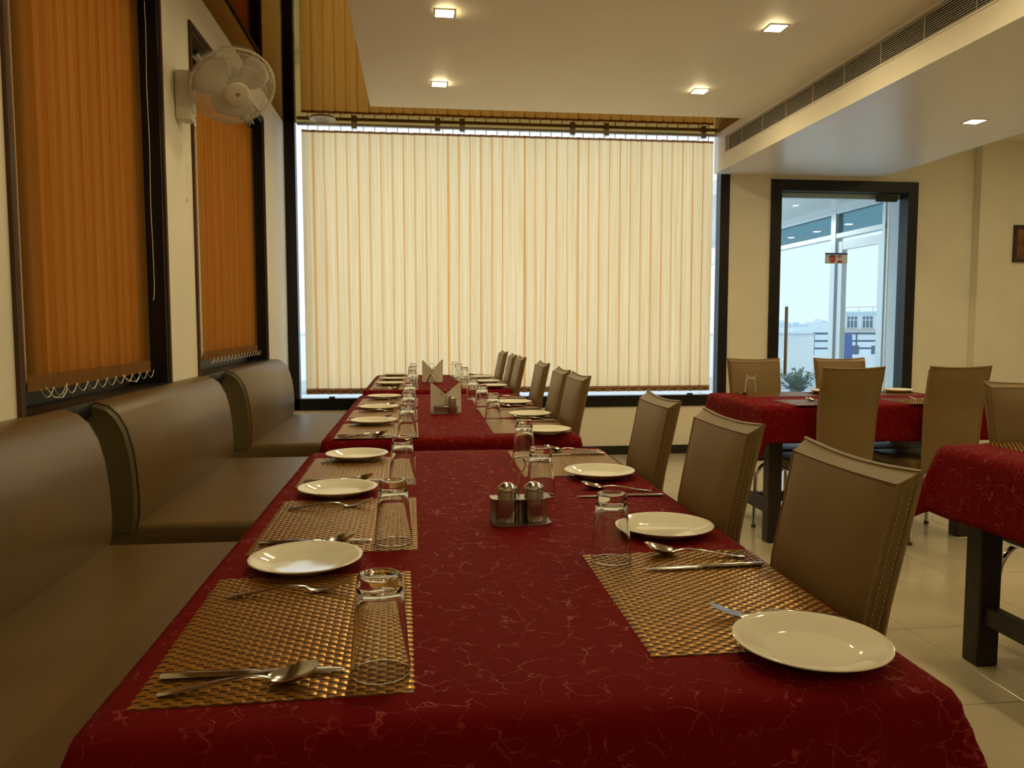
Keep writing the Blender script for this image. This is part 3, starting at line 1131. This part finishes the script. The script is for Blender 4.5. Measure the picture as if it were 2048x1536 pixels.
def handle(m, L=.115):
    strip(m, [(0, .006, .0022, .0012), (.003, .0082, .0024, .0016), (.02, .0085, .0034, .0016), (.045, .0065, .0062, .0015), (.075, .0045, .0102, .0015), (.100, .0033, .0118, .0016), (L, .0034, .0098, .0016), (L + .010, .0042, .0062, .0016)])


def fork_mesh():
    m = MB()
    handle(m)
    strip(m, [(.120, .0040, .0075, .0015), (.128, .0075, .0042, .0013), (.137, .0105, .0022, .0012), (.147, .0112, .0026, .0011), (.152, .0112, .0036, .0010)])
    for k in range(4):
        y_ = (k - 1.5) * .0062
        vs2 = [(.150, .0018, .0033, .0010), (.165, .0016, .0075, .0009), (.180, .0014, .0130, .0008), (.192, .0009, .0178, .0005)]
        mm = MB()
        strip(mm, vs2, 6)
        m.add([(a, b + y_, c) for a, b, c in mm.v], mm.f)
    return m.mesh('fork', 'steel', 50)


def spoon_mesh():
    m = MB()
    handle(m)
    a0, L_, w_ = .118, .062, .0195
    nu, nv = 12, 10

    def wid(u):
        return w_ * math.sqrt(max(0.0, 1 - (2 * u - 1) ** 2)) * (.86 + .22 * u) + .0022

    def pt(u, v, off):
        q = 2 * v - 1
        rise = .0095 - .006 * (1 - u) + .010 * u * u
        dep = .0100 * (1 - q * q) * (math.sin(PI * min(max(u, 0.02), .98)) ** .6)
        return (a0 + L_ * u, wid(u) * q, .0045 + rise * .75 - dep + off)
    m.grid(lambda u, v: pt(u, v, .0012), nu, nv)
    m.grid(lambda u, v: pt(u, v, 0), nu, nv)
    n1 = (nu + 1) * (nv + 1)
    k0 = len(m.v) - 2 * n1
    loop = [i for i in range(nu + 1)] + [(j + 1) * (nu + 1) - 1 for j in range(1, nv + 1)] + [nv * (nu + 1) + i for i in range(nu - 1, -1, -1)] + [j * (nu + 1) for j in range(nv - 1, 0, -1)]
    ff = [(k0 + loop[q], k0 + loop[(q + 1) % len(loop)], k0 + n1 + loop[(q + 1) % len(loop)], k0 + n1 + loop[q]) for q in range(len(loop))]
    m.f += ff
    m.m += [0] * len(ff)
    return m.mesh('spoon', 'steel', 50)


def knife_mesh():
    m = MB()
    strip(m, [(0, .0060, .0034, .0022), (.003, .0082, .0034, .0032), (.04, .0078, .0034, .0032), (.085, .0068, .0034, .0028), (.110, .0060, .0034, .0024), (.114, .0070, .0030, .0012), (.125, .0092, .0030, .0009), (.165, .0095, .0030, .0007), (.190, .0086, .0030, .0006), (.208, .0058, .0030, .0005), (.216, .0022, .0030, .0004)])
    return m.mesh('table_knife', 'steel', 50)


ME = dict(placemat=mat_mesh(), side_plate=plate_mesh(), tumbler=glass_mesh(), fork=fork_mesh(), spoon=spoon_mesh(), table_knife=knife_mesh())
CATS = dict(placemat='placemat', side_plate='plate', tumbler='glass', fork='fork', spoon='spoon', table_knife='knife')
LOOK = dict(placemat='woven gold-brown placemat', side_plate='round white side plate', tumbler='clear tumbler upside down', fork='steel fork', spoon='steel spoon', table_knife='steel table knife')
GRP = dict(placemat='woven placemats', side_plate='white side plates', tumbler='upturned tumblers', fork='steel forks', spoon='steel spoons', table_knife='steel knives')
ZT = .7565   # cloth surface
ZM = ZT + .0022


def item(kind, x, y, z, rz, where, ry=0.0):
    o = put(kind, ME[kind], None, (x, y, z), (0, ry, rz))
    return tag(o, LOOK[kind] + ' ' + where, CATS[kind], GRP[kind])


rnd = random.Random(21)
J = lambda s_: rnd.uniform(-s_, s_)
TN = ['cruet table', 'napkin-and-shaker table', 'blind-end table']
SN = ['seat farthest from blinds', 'middle seat', 'seat nearest blinds']
left_p = [1.395, 2.0, 2.534, 3.423, 3.994, 4.60, 5.61, 6.09, 6.59]
for k, p in enumerate(left_p):
    where = 'at bench side of %s, %s' % (TN[k // 3], SN[k % 3])
    if k == 2:
        p_pl = 2.53
    else:
        p_pl = p
    my = [1.112, 1.697, 2.31, 3.20, 3.745, 4.35, 5.43, 5.91, 6.39][k]
    item('placemat', -.168 + J(.004), my, ZT, R([1.2, .6, .5, .5, 0, -.5, 0, .5, .4][k]), where)
    item('side_plate', -.203 + J(.006), p_pl, ZT + (.003 if k >= 6 else .0005), J(3), where)
    item('tumbler', -.05 + J(.003), my - .165, ZM, J(3), where)
    item('table_knife', -.312 + J(.004), my - .157 + J(.004), ZM, R(-1 + J(1.5)), where)
    item('spoon', -.300 + J(.004), my - .197 + J(.004), ZM, R(10 + J(3)), where)
    item('fork', -.298 + J(.004), my + .128 + J(.004), ZM, R(7 + J(2)), where)
right = [(.938, 1.177, 1), (1.542, 1.76, 0), (2.136, 2.385, 1), (3.03, 3.275, 1), (3.58, 3.80, 1), (4.146, 4.37, 1), (5.30, 5.50, 1), (5.72, 5.96, 1), (6.22, 6.46, 1)]
for k, (p, my, has) in enumerate(right):
    where = 'at chair side of %s, %s' % (TN[k // 3], SN[k % 3])
    if has:
        item('placemat', .448 + J(.004), my, ZT, R(J(1)), where)
    item('side_plate', .497 + J(.008), p, ZT + (.003 if has else .0005), J(3), where)
    gz = ZM if has else ZT
    item('tumbler', [.340, .297, .328, .322, .312, .30, .318, .302, .288][k], my + [.188, .160, .085, .185, .155, .10, .12, .15, .02][k], gz, J(3), where)
    item('table_knife', .602 + J(.004), my + .125 + J(.004), gz, R(180 + J(2)), where)
    item('spoon', .588 + J(.004), my + (.172 if k < 6 else .150) + J(.004), gz, R(180 - (16 if k < 6 else 6) + J(3)), where)
    item('fork', .602 + J(.004), my - .135 + J(.004), gz, R(180 - 9 + J(3)), where)

# table before the glass door
TA = 'on table before glass door, '
item('placemat', 2.165, 4.60, ZT, R(90), TA + 'wall side by the window')
item('placemat', 2.80, 4.60, ZT, R(90), TA + 'wall side by the door')
item('placemat', 2.20, 4.09, ZT, R(90), TA + 'room side by the bare corner')
item('placemat', 2.84, 4.09, ZT, R(90), TA + 'room side by the picture')
item('tumbler', 2.015, 4.62, ZM, 0, TA + 'wall side by the window')
item('side_plate', 2.50, 4.63, ZT + .003, 0, TA + 'between the two wall-side mats')
item('side_plate', 2.99, 4.64, ZT + .003, 0, TA + 'wall side near the end')
item('spoon', 2.235, 4.03, ZM, R(105 + 15), TA + 'room side by the bare corner')
item('table_knife', 2.27, 3.985, ZM, R(120), TA + 'room side by the bare corner')
item('fork', 2.86, 4.02, ZM, R(118), TA + 'room side by the picture')
item('spoon', 1.955, 4.70, ZM, R(-92), TA + 'wall side by the window')
# bare table: one mat
item('placemat', 2.225, 2.44, ZT, R(90), 'on the bare table with the lone chair')

# ------------------------------------------------------------------ cruet set
cx0, cy0 = .213, 1.655
t = thing('cruet_stand', 'polished steel cruet stand with a ring handle on the red cloth', 'cruet stand', (cx0, cy0, ZT), R(3))
pl = [(-.062, -.022), (-.048, -.036), (.048, -.036), (.064, -.020), (.064, .03), (-.062, .03)]
MB().prism(pl, .001, .004, 'Z').build('base_plate', 'brushed_steel', t, smooth=0)
MB().box((-.062, .028, .001), (.064, .031, .056)).build('back_plate', 'brushed_steel', t, smooth=0)
sh = MB()
ring_o = [(-.064, .030), (-.064, -.004), (-.044, -.022), (.046, -.022), (.066, -.004), (.066, .030)]


def ring_pts(c, r, n=20):
    return [(c[0] + r * math.cos(2 * PI * k / n), c[1] + r * math.sin(2 * PI * k / n)) for k in range(n)]


bmr = bmesh.new()
for pts in (ring_o, ring_pts((-.029, .002), .0212), ring_pts((.029, .002), .0212)):
    vv = [bmr.verts.new((a, b, .054)) for a, b in pts]
    for q in range(len(vv)):
        bmr.edges.new((vv[q], vv[(q + 1) % len(vv)]))
res = bmesh.ops.triangle_fill(bmr, use_beauty=True, use_dissolve=False, edges=list(bmr.edges))
ext = bmesh.ops.extrude_face_region(bmr, geom=list(bmr.faces))
bmesh.ops.translate(bmr, verts=[v for v in ext['geom'] if isinstance(v, bmesh.types.BMVert)], vec=(0, 0, .0016))
bmr.verts.index_update()
sh.add([v.co[:] for v in bmr.verts], [[v.index for v in f.verts] for f in bmr.faces])
bmr.free()
sh.build('shelf', 'brushed_steel', t, smooth=0)
hp = [(.0, .026, .004), (.0, .026, .098), (.003, .026, .104), (.010, .026, .109)]
for q in range(0, 15):
    a = R(-32 + q * 20)
    hp.append((-.001 + .0165 * math.cos(a), .026, .1225 + .0165 * math.sin(a)))
MB().tube(hp, .0017, 8).build('ring_handle', 'brushed_steel', t)
MB().box((-.006, .0265, .020), (.006, .028, .036)).build('clip', 'aluminium', t, smooth=0)


def shaker(x, y, z, label, s_=1.0):
    t = thing('shaker', label, 'shaker', (x, y, z), 0, 'steel shakers')
    MB().lathe([(0, 0), (.0198 * s_, 0), (.0205 * s_, .002), (.0205 * s_, .064 * s_), (.0198 * s_, .067 * s_), (0, .067 * s_)], 32).build('body', 'brushed_steel', t)
    c = MB().lathe([(.0200 * s_, .0665 * s_), (.0216 * s_, .068 * s_), (.0218 * s_, .0745 * s_), (.0206 * s_, .077 * s_), (.0158 * s_, .080 * s_), (.0125 * s_, .0835 * s_), (.008 * s_, .0855 * s_), (0, .086 * s_)], 32).build('cap', 'steel', t)
    m = MB()
    for k in range(3):
        a = k * 2.1
        m.lathe([(0, .0003), (.0011, .0003), (.0011, -.001), (0, -.001)], 8, c=(.004 * math.cos(a), .004 * math.sin(a), .0858 * s_))
    m.build('pour_hole', 'plastic_dark', c)
    return t


rot = Matrix.Rotation(R(3), 4, 'Z')
for sx, lab in ((-.029, 'steel shaker in the cruet stand, beside the bench-side glasses'), (.029, 'steel shaker in the cruet stand, beside the chair-side glasses')):
    p = rot @ Vector((sx, .002, 0))
    shaker(cx0 + p.x, cy0 + p.y, ZT + .0045, lab, .98)


# ------------------------------------------------------------------ napkin holders
def napkin(name, w_, h_, loc, rz, lean, flip, label, group, low=.22):
    poly = [(0, 0), (0, h_), (w_ * .06, h_ * .985), (w_, h_ * low), (w_, 0)]
    if flip:
        poly = [(w_ - a, b) for a, b in poly][::-1]
    m = MB().prism([(a - w_ / 2, b) for a, b in poly], -.0014, .0014, 'Y')
    m.prism([(a * .97 - w_ * .485, b * .985) for a, b in poly], .0014, .0032, 'Y')
    o = m.build(name, 'napkin_paper', None, loc, (lean, 0, rz), smooth=0)
    return tag(o, label, 'napkin', group)


def holder(x, y, rz, label, vee):
    t = thing('napkin_holder', label, 'napkin holder', (x, y, ZT), rz)
    MB().prism([(-.062, -.034), (.062, -.034), (.066, -.028), (.066, .03), (-.066, .03), (-.066, -.028)], .001, .0035, 'Z').build('base_plate', 'brushed_steel', t, smooth=0)
    if vee:
        MB().tube([(-.036, -.034, .004), (-.012, -.034, .052), (-.004, -.034, .060), (.004, -.034, .060), (.012, -.034, .052), (.036, -.034, .004)], .006, 10).build('front_loop', 'steel', t)
    else:
        MB().box((-.055, -.006, .003), (.058, -.004, .040)).build('front_plate', 'brushed_steel', t, smooth=0)
        MB().bbox((-.055, -.034, .034), (.058, -.005, .037), .001, 1).build('shelf', 'brushed_steel', t)
    MB().box((-.058, .026, .003), (.058, .028, .045)).build('back_plate', 'brushed_steel', t, smooth=0)
    hp = [(.0, -.003, .036), (.0, -.003, .078), (.004, -.003, .083)]
    for q in range(0, 15):
        a = R(-50 + q * 21)
        hp.append((-.003 + .0165 * math.cos(a), -.003, .098 + .0165 * math.sin(a)))
    dz = .028 if vee else 0
    MB().tube([(a, b, c + dz) for a, b, c in hp], .0016, 8).build('ring_handle', 'steel', t)
    return t


hx1, hy1 = .122, 3.775
holder(hx1, hy1, R(2), 'steel napkin holder with a ring handle sharing its tray with one shaker', False)
shaker(hx1 + .032, hy1 - .019, ZT + .0038, 'single steel shaker in front of the folded napkins', .98)
ORD = ['front', 'middle', 'rear']
NG = 'folded paper napkins in the holders'
for k in range(3):
    napkin('napkin', .138, .146 - .004 * k, (hx1 - .001 + .002 * k, hy1 + .0035 + .0042 * k, ZT + .0038), R(2), R(-1.0 - k), False, ORD[k] + ' folded paper napkin by the shaker, tall corner towards the bench', NG)
    napkin('napkin', .138, .143 - .004 * k, (hx1 + .004 + .002 * k, hy1 + .0165 + .003 * k, ZT + .0038), R(2), R(-3.0 - .6 * k), True, ORD[k] + ' folded paper napkin by the shaker, tall corner towards the chairs', NG)
hx2, hy2 = .096, 5.86
holder(hx2, hy2, R(-14), 'steel napkin holder with a looped front on the table beside the blinds', True)
for k in range(3):
    napkin('napkin', .150, .160 - .004 * k, (hx2 - .003, hy2 - .001 + .0042 * k, ZT + .0038), R(-14), R(-1.5 - k), False, ORD[k] + ' folded paper napkin on the blind-end table, tall corner towards the bench', NG, .12)
    napkin('napkin', .146, .166 - .004 * k, (hx2 + .004, hy2 + .0125 + .003 * k, ZT + .0038), R(-14), R(-4.0 - .6 * k), True, ORD[k] + ' folded paper napkin on the blind-end table, tall corner towards the chairs', NG, .12)

# ------------------------------------------------------------------ wall fan
FY, FZ = 3.96, 2.25
fan = thing('wall_fan', 'white oscillating wall fan with a wire guard mounted between the two wall windows', 'fan', (XW, FY, FZ))
MB().bbox((0, -.045, -.115), (.075, .045, .115), .012, 2).build('bracket', 'plastic_white', fan)
MB().tube([(.074, -.012, -.075), (.080, -.012, -.075)], .009, 14).build('knob', 'plastic_white', fan)
MB().tube([(.074, .018, -.092), (.080, .018, -.092)], .005, 12).build('switch', 'plastic_white', fan)
C0 = Vector((.262, -.02, .05))           # centre of the guard, fan space
nrm = Vector((.42, -.66, -.84)).normalized()
q_ = nrm.to_track_quat('Z', 'Y')
head = C0 - nrm * .13
MB().tube([(.06, 0, .05), (.10, 0, .075), tuple(Vector((.13, 0, .075)).lerp(head, .5)), tuple(head)], [.03, .03, .026, .03], 12).build('neck', 'plastic_white', fan)
FM = Matrix.Translation(C0) @ q_.to_matrix().to_4x4()
MB().lathe([(0, -.17), (.035, -.168), (.055, -.15), (.060, -.10), (.058, -.075), (.03, -.07), (0, -.07)], 28, M=FM).build('motor_housing', 'plastic_white', fan)
RG = .192
ng = 96
gd = MB()
for k in range(ng):
    a = 2 * PI * k / ng
    c, s_ = math.cos(a), math.sin(a)
    gd.tube([(r_ * c, r_ * s_, z) for r_, z in ((.055, .058), (.09, .056), (.13, .050), (.165, .040), (.192, .022), (RG, .0))], .0011, 4, M=FM, cap=False)
for r_, z in ((.14, .048), (.185, .028)):
    gd.tube([(r_ * math.cos(k * PI / 30), r_ * math.sin(k * PI / 30), z) for k in range(60)], .0014, 5, closed=True, M=FM)
gd.build('front_guard', 'plastic_white', fan)
gd = MB()
for k in range(ng):
    a = 2 * PI * (k + .5) / ng
    c, s_ = math.cos(a), math.sin(a)
    gd.tube([(r_ * c, r_ * s_, z) for r_, z in ((.055, -.075), (.10, -.074), (.15, -.066), (.185, -.045), (RG, .0))], .0011, 4, M=FM, cap=False)
for r_, z in ((.10, -.075), (.165, -.058)):
    gd.tube([(r_ * math.cos(k * PI / 30), r_ * math.sin(k * PI / 30), z) for k in range(60)], .0014, 5, closed=True, M=FM)
gd.build('rear_guard', 'plastic_white', fan)
MB().tube([(RG * math.cos(k * PI / 36), RG * math.sin(k * PI / 36), 0) for k in range(72)], .0045, 8, closed=True, M=FM).build('rim', 'plastic_white', fan)
hub = MB().lathe([(.058, .050), (.060, .056), (.055, .066), (.035, .071), (0, .072)], 36, M=FM).build('hub_cap', 'plastic_white', fan)
m = MB()
for yy, ww in ((.006, .016), (-.004, .020)):
    m.box((-ww / 2 + .004, yy - .0025, .0715), (ww / 2 + .004, yy + .0025, .0725), M=FM @ Matrix.Rotation(R(70), 4, 'Z'))
m.build('logo_mark', 'brown_edge', hub, smooth=0)
for k in range(3):
    A0 = 2 * PI * k / 3 + .5

    def blade(u, v):
        r_ = .03 + .145 * v
        half = R(16 + 34 * math.sin(PI * min(1, .25 + .62 * v)))
        a = A0 + half * (2 * u - 1) + .35 * v
        return (r_ * math.cos(a), r_ * math.sin(a), -.012 + .030 * (2 * u - 1) * (1 - .35 * v))
    b_ = MB().grid(blade, 10, 8, M=FM).build('blade', 'blade_plastic', fan, smooth=60, fix=False)
    md = b_.modifiers.new('thickness', 'SOLIDIFY')
    md.thickness = .002
MB().lathe([(0, .02), (.03, .02), (.036, .005), (.036, -.03), (0, -.03)], 24, M=FM).build('blade_hub', 'blade_plastic', fan)
for yy, ln in ((-.016, .36), (.012, .355)):
    c_ = MB().tube([(.035, yy, -.112), (.035, yy, -.115 - ln)], .0011, 5).build('pull_cord', 'bead_white', fan)
    MB().lathe([(0, .010), (.0035, .008), (.006, 0), (.005, -.008), (0, -.010)], 12, c=(.035, yy, -.12 - ln)).build('cord_bead', 'bead_white', c_)

# ------------------------------------------------------------------ vestibule beyond the door
VX = 4.62
struct(MB().box((2.9, YB + .2, -.2), (VX + .1, 12.6, -.004)).build('floor', 'terrace_white', smooth=0))
struct(MB().box((2.9, YB + .2, 2.46), (VX + .1, 12.6, 2.6)).build('ceiling', 'gloss_paint', smooth=0))
struct(MB().box((VX - .02, YB + .2, 0), (VX + .16, YB + .42, 2.6)).build('wall_vestibule', 'terrace_grey', smooth=0))
wv = struct(put('window_4', None, None, (VX, 0, 0)))
m = MB()
ya, yb_ = YB + .42, 12.6
for z0_, z1_ in ((2.40, 2.47), (2.135, 2.185), (0.0, .08)):
    m.box((-.03, ya, z0_), (.05, yb_, z1_))
for yy, ww in ((8.36, .10), (10.15, .07), (11.9, .07), (ya, .05)):
    m.box((-.034, yy, -.002), (.054, yy + ww, 2.468))
m.build('frame', 'aluminium', wv, smooth=0)
m = MB()
m.box((-.015, ya + .13, 2.0), (.04, 8.24, 2.09)).box((-.017, 8.24, .08), (.042, 8.32, 2.091)).box((-.017, ya + .05, .08), (.042, ya + .13, 2.091)).box((-.015, ya + .13, .08), (.04, 8.24, .2))
m.build('sliding_sash', 'aluminium', wv, smooth=0)
for a, b in ((ya + .05, 8.36), (8.46, 10.15), (10.22, 11.9)):
    MB().box((.008, a, 2.185), (.014, b, 2.40)).build('transom_pane', 'transom_glass', wv, smooth=0)
    MB().box((.008, a, .08), (.014, b, 2.135)).build('pane', 'porch_glass', wv, smooth=0)
for k, (lx, y) in enumerate(((3.82, 9.6), (3.82, 10.4), (3.82, 11.15), (3.82, 11.8))):
    t = thing('vestibule_lamp', 'small round porch ceiling lamp, %s from the glass door' % ('first', 'second', 'third', 'fourth')[k], 'ceiling lamp', (lx, y, 2.46), 0, 'porch ceiling lamps')
    MB().lathe([(.045, -.002), (.055, -.004), (.06, -.001), (.06, .001)], 24).build('bezel', 'aluminium', t)
    MB().lathe([(0, -.003), (.045, -.003), (.045, .001)], 24).build('diffuser', 'vestibule_lamp', t)

# ------------------------------------------------------------------ terrace and town
struct(MB().box((VX + .1, YB + .2, -.2), (40, 14.4, -.01)).box((-4, 12.6, -.2), (VX + .1, 14.4, -.01)).build('terrace_floor', 'terrace_grey', smooth=0))
t = thing('parapet', 'white terrace parapet wall outside the glazed porch', 'wall', (0, 14.0, 0))
MB().box((-4, 0, -.2), (7.32, .25, 1.0)).box((7.32, 0, -.2), (14, .25, .62)).build('wall', 'terrace_white', t, smooth=0)
MB().box((-4, -.02, 1.0), (7.32, .27, 1.03)).build('coping', 'terrace_grey', t, smooth=0)
MB().box((-4, -.015, 0), (14, 0, .22)).build('skirting', 'terrace_grey', t, smooth=0)
t = thing('terrace_railing', 'dark blue three-bar metal railing on the terrace parapet', 'railing', (7.36, 14.125, .62))
for z in (.40, .26, .12):
    MB().tube([(0, 0, z), (4.5, 0, z)], .018, 8).build('rail', 'rail_blue', t)
for k in range(6):
    MB().tube([(.02 + k * .85, 0, 0), (.02 + k * .85, 0, .42)], .016, 8).build('post', 'rail_blue', t)
t = thing('terrace_chair', 'high-backed blue chair standing on the terrace beyond the porch glass', 'chair', (6.37, 10.95, 0), R(190))
MB().bbox((-.2, -.2, .42), (.2, .22, .48), .015, 2).build('seat', 'blue_fabric', t)
MB().bbox((-.165, -.26, .45), (.165, -.21, 1.05), .015, 2, M=Matrix.Rotation(R(3), 4, 'X')).build('backrest', 'blue_fabric', t)
for a in (-1, 1):
    for b in (-.2, .2):
        MB().tube([(a * .18, b, .43), (a * .19, b * 1.1, 0)], .013, 8).build('leg', 'chrome', t)

# potted shrub on the terrace
px_, py_ = 5.50, 10.95
t = thing('potted_shrub', 'leafy green shrub in a pot on the terrace outside the glass door', 'plant', (px_, py_, 0))
MB().lathe([(0, 0), (.10, 0), (.13, .16), (.145, .17), (.145, .20), (.125, .20), (.12, .17), (0, .16)], 24).build('pot', 'clay', t)
rs = random.Random(5)
st_, lf = MB(), MB()
for k in range(44):
    a = rs.uniform(0, 2 * PI)
    sp = rs.uniform(.05, .30)
    hh = rs.uniform(.22, .42) - sp * .3
    p0, p1, p2 = Vector((0, 0, .16)), Vector((sp * .35 * math.cos(a), sp * .35 * math.sin(a), .16 + hh * .55)), Vector((sp * math.cos(a), sp * math.sin(a), .16 + hh))
    st_.tube([p0, p1, p2], .004, 5)
    for q in range(12):
        s_ = .3 + .7 * q / 11
        c = p0.lerp(p1, s_).lerp(p1.lerp(p2, s_), s_)
        d = Vector((rs.uniform(-1, 1), rs.uniform(-1, 1), rs.uniform(-.2, .9))).normalized()
        sd = d.orthogonal().normalized()
        L_ = rs.uniform(.05, .085)
        lf.add([c, c + d * L_ * .5 + sd * L_ * .25, c + d * L_, c + d * L_ * .5 - sd * L_ * .25], [(0, 1, 2, 3)])
st_.build('stem', 'bark', t)
o = lf.build('foliage', 'leaf', t, smooth=0, fix=False)
o['kind'] = 'stuff'

# white apartment block with three windows
t = thing('apartment_block', 'white building with three windows and a roof rail beyond the terrace', 'building', (45.2, 80, 0), R(-29))
MB().box((0, 0, -12), (9.5, 8, 2.55)).build('wall', 'building_white', t, smooth=0)
MB().box((-.2, -.3, 2.45), (9.7, 8, 2.62)).build('cornice', 'building_blue', t, smooth=0)
MB().box((-.1, -.5, .55), (9.6, 0, .72)).build('ledge', 'building_trim', t, smooth=0)
for k in range(5):
    x_ = .2 + k * 1.5
    wdo = MB().box((x_, -.08, .85), (x_ + 1.1, .0, 2.15)).build('window', 'building_window', t, smooth=0)
    m = MB()
    for a in (0, .33, .66, 1.0):
        m.box((x_ + a * 1.04, -.14, .85), (x_ + a * 1.04 + .06, -.06, 2.15))
    m.box((x_, -.14, 1.68), (x_ + 1.1, -.06, 1.74)).box((x_, -.14, .85), (x_ + 1.1, -.06, .9)).box((x_, -.14, 2.1), (x_ + 1.1, -.06, 2.15))
    m.build('window_frame', 'building_white', wdo, smooth=0)
for k in range(4):
    x_ = .6 + k * 2.1
    MB().box((x_, -.06, -3.0), (x_ + .9, 0, -1.0)).build('window', 'building_window', t, smooth=0)
m = MB()
m.box((0, -.1, 3.05), (9.5, -.04, 3.11))
for k in range(8):
    m.box((k * 1.35, -.1, 2.6), (k * 1.35 + .06, -.04, 3.1))
m.build('roof_rail', 'building_trim', t, smooth=0)

# far roofs with haze put into their pale wall colours, and what shows past the edges of the big blind
rs = random.Random(9)
BL = ['pale block with a flat roof', 'low pale house', 'pale slab building', 'pale house with a roof tank']
for k in range(11):
    Yk = 130 + 9 * ((k * 4) % 11)
    fx = .480 + k * .0064
    Xk = Yk * fx * 1.0
    wk = Yk * rs.uniform(.007, .015)
    top = 1.18 + Yk * rs.uniform(-.009, .005)
    t = thing('distant_house', BL[k % 4] + ' %s in the hazy town' % ('behind the terrace railing', 'beside the taller roofs', 'at the edge of the view')[k // 4], 'building', (Xk, Yk, 0), 0, 'hazy houses of the far town')
    MB().box((-wk / 2, 0, -14), (wk / 2, 7, top)).build('wall', ('building_white', 'building_blue', 'building_cream')[k % 3], t, smooth=0)
    MB().box((-wk * .2, 2, top), (wk * .15, 4, top + Yk * .004)).build('roof_room', ('building_blue', 'building_white')[k % 2], t, smooth=0)
t = thing('neighbour_building', 'blue-white building seen past the edge of the wide cream blind', 'building', (-6.0, 34, 0))
MB().box((-5, 0, -14), (1.3, 6, .75)).build('wall', 'building_blue', t, smooth=0)
MB().box((-5.1, -.15, .75), (1.4, 6, .9)).build('cornice', 'building_white', t, smooth=0)
t = thing('street_building', 'low grey-blue building past the window edge by the column', 'building', (13.0, 34, 0))
MB().box((-1.5, 0, -14), (3, 6, .6)).build('wall', 'building_blue', t, smooth=0)
for k in range(3):
    MB().box((-1.5, -.1, -.9 + k * .55), (3, 0, -.75 + k * .55)).build('ledge', 'building_white', t, smooth=0)
struct(MB().box((-150, 14.6, -14.5), (250, 420, -14)).build('ground', 'terrace_grey', smooth=0))
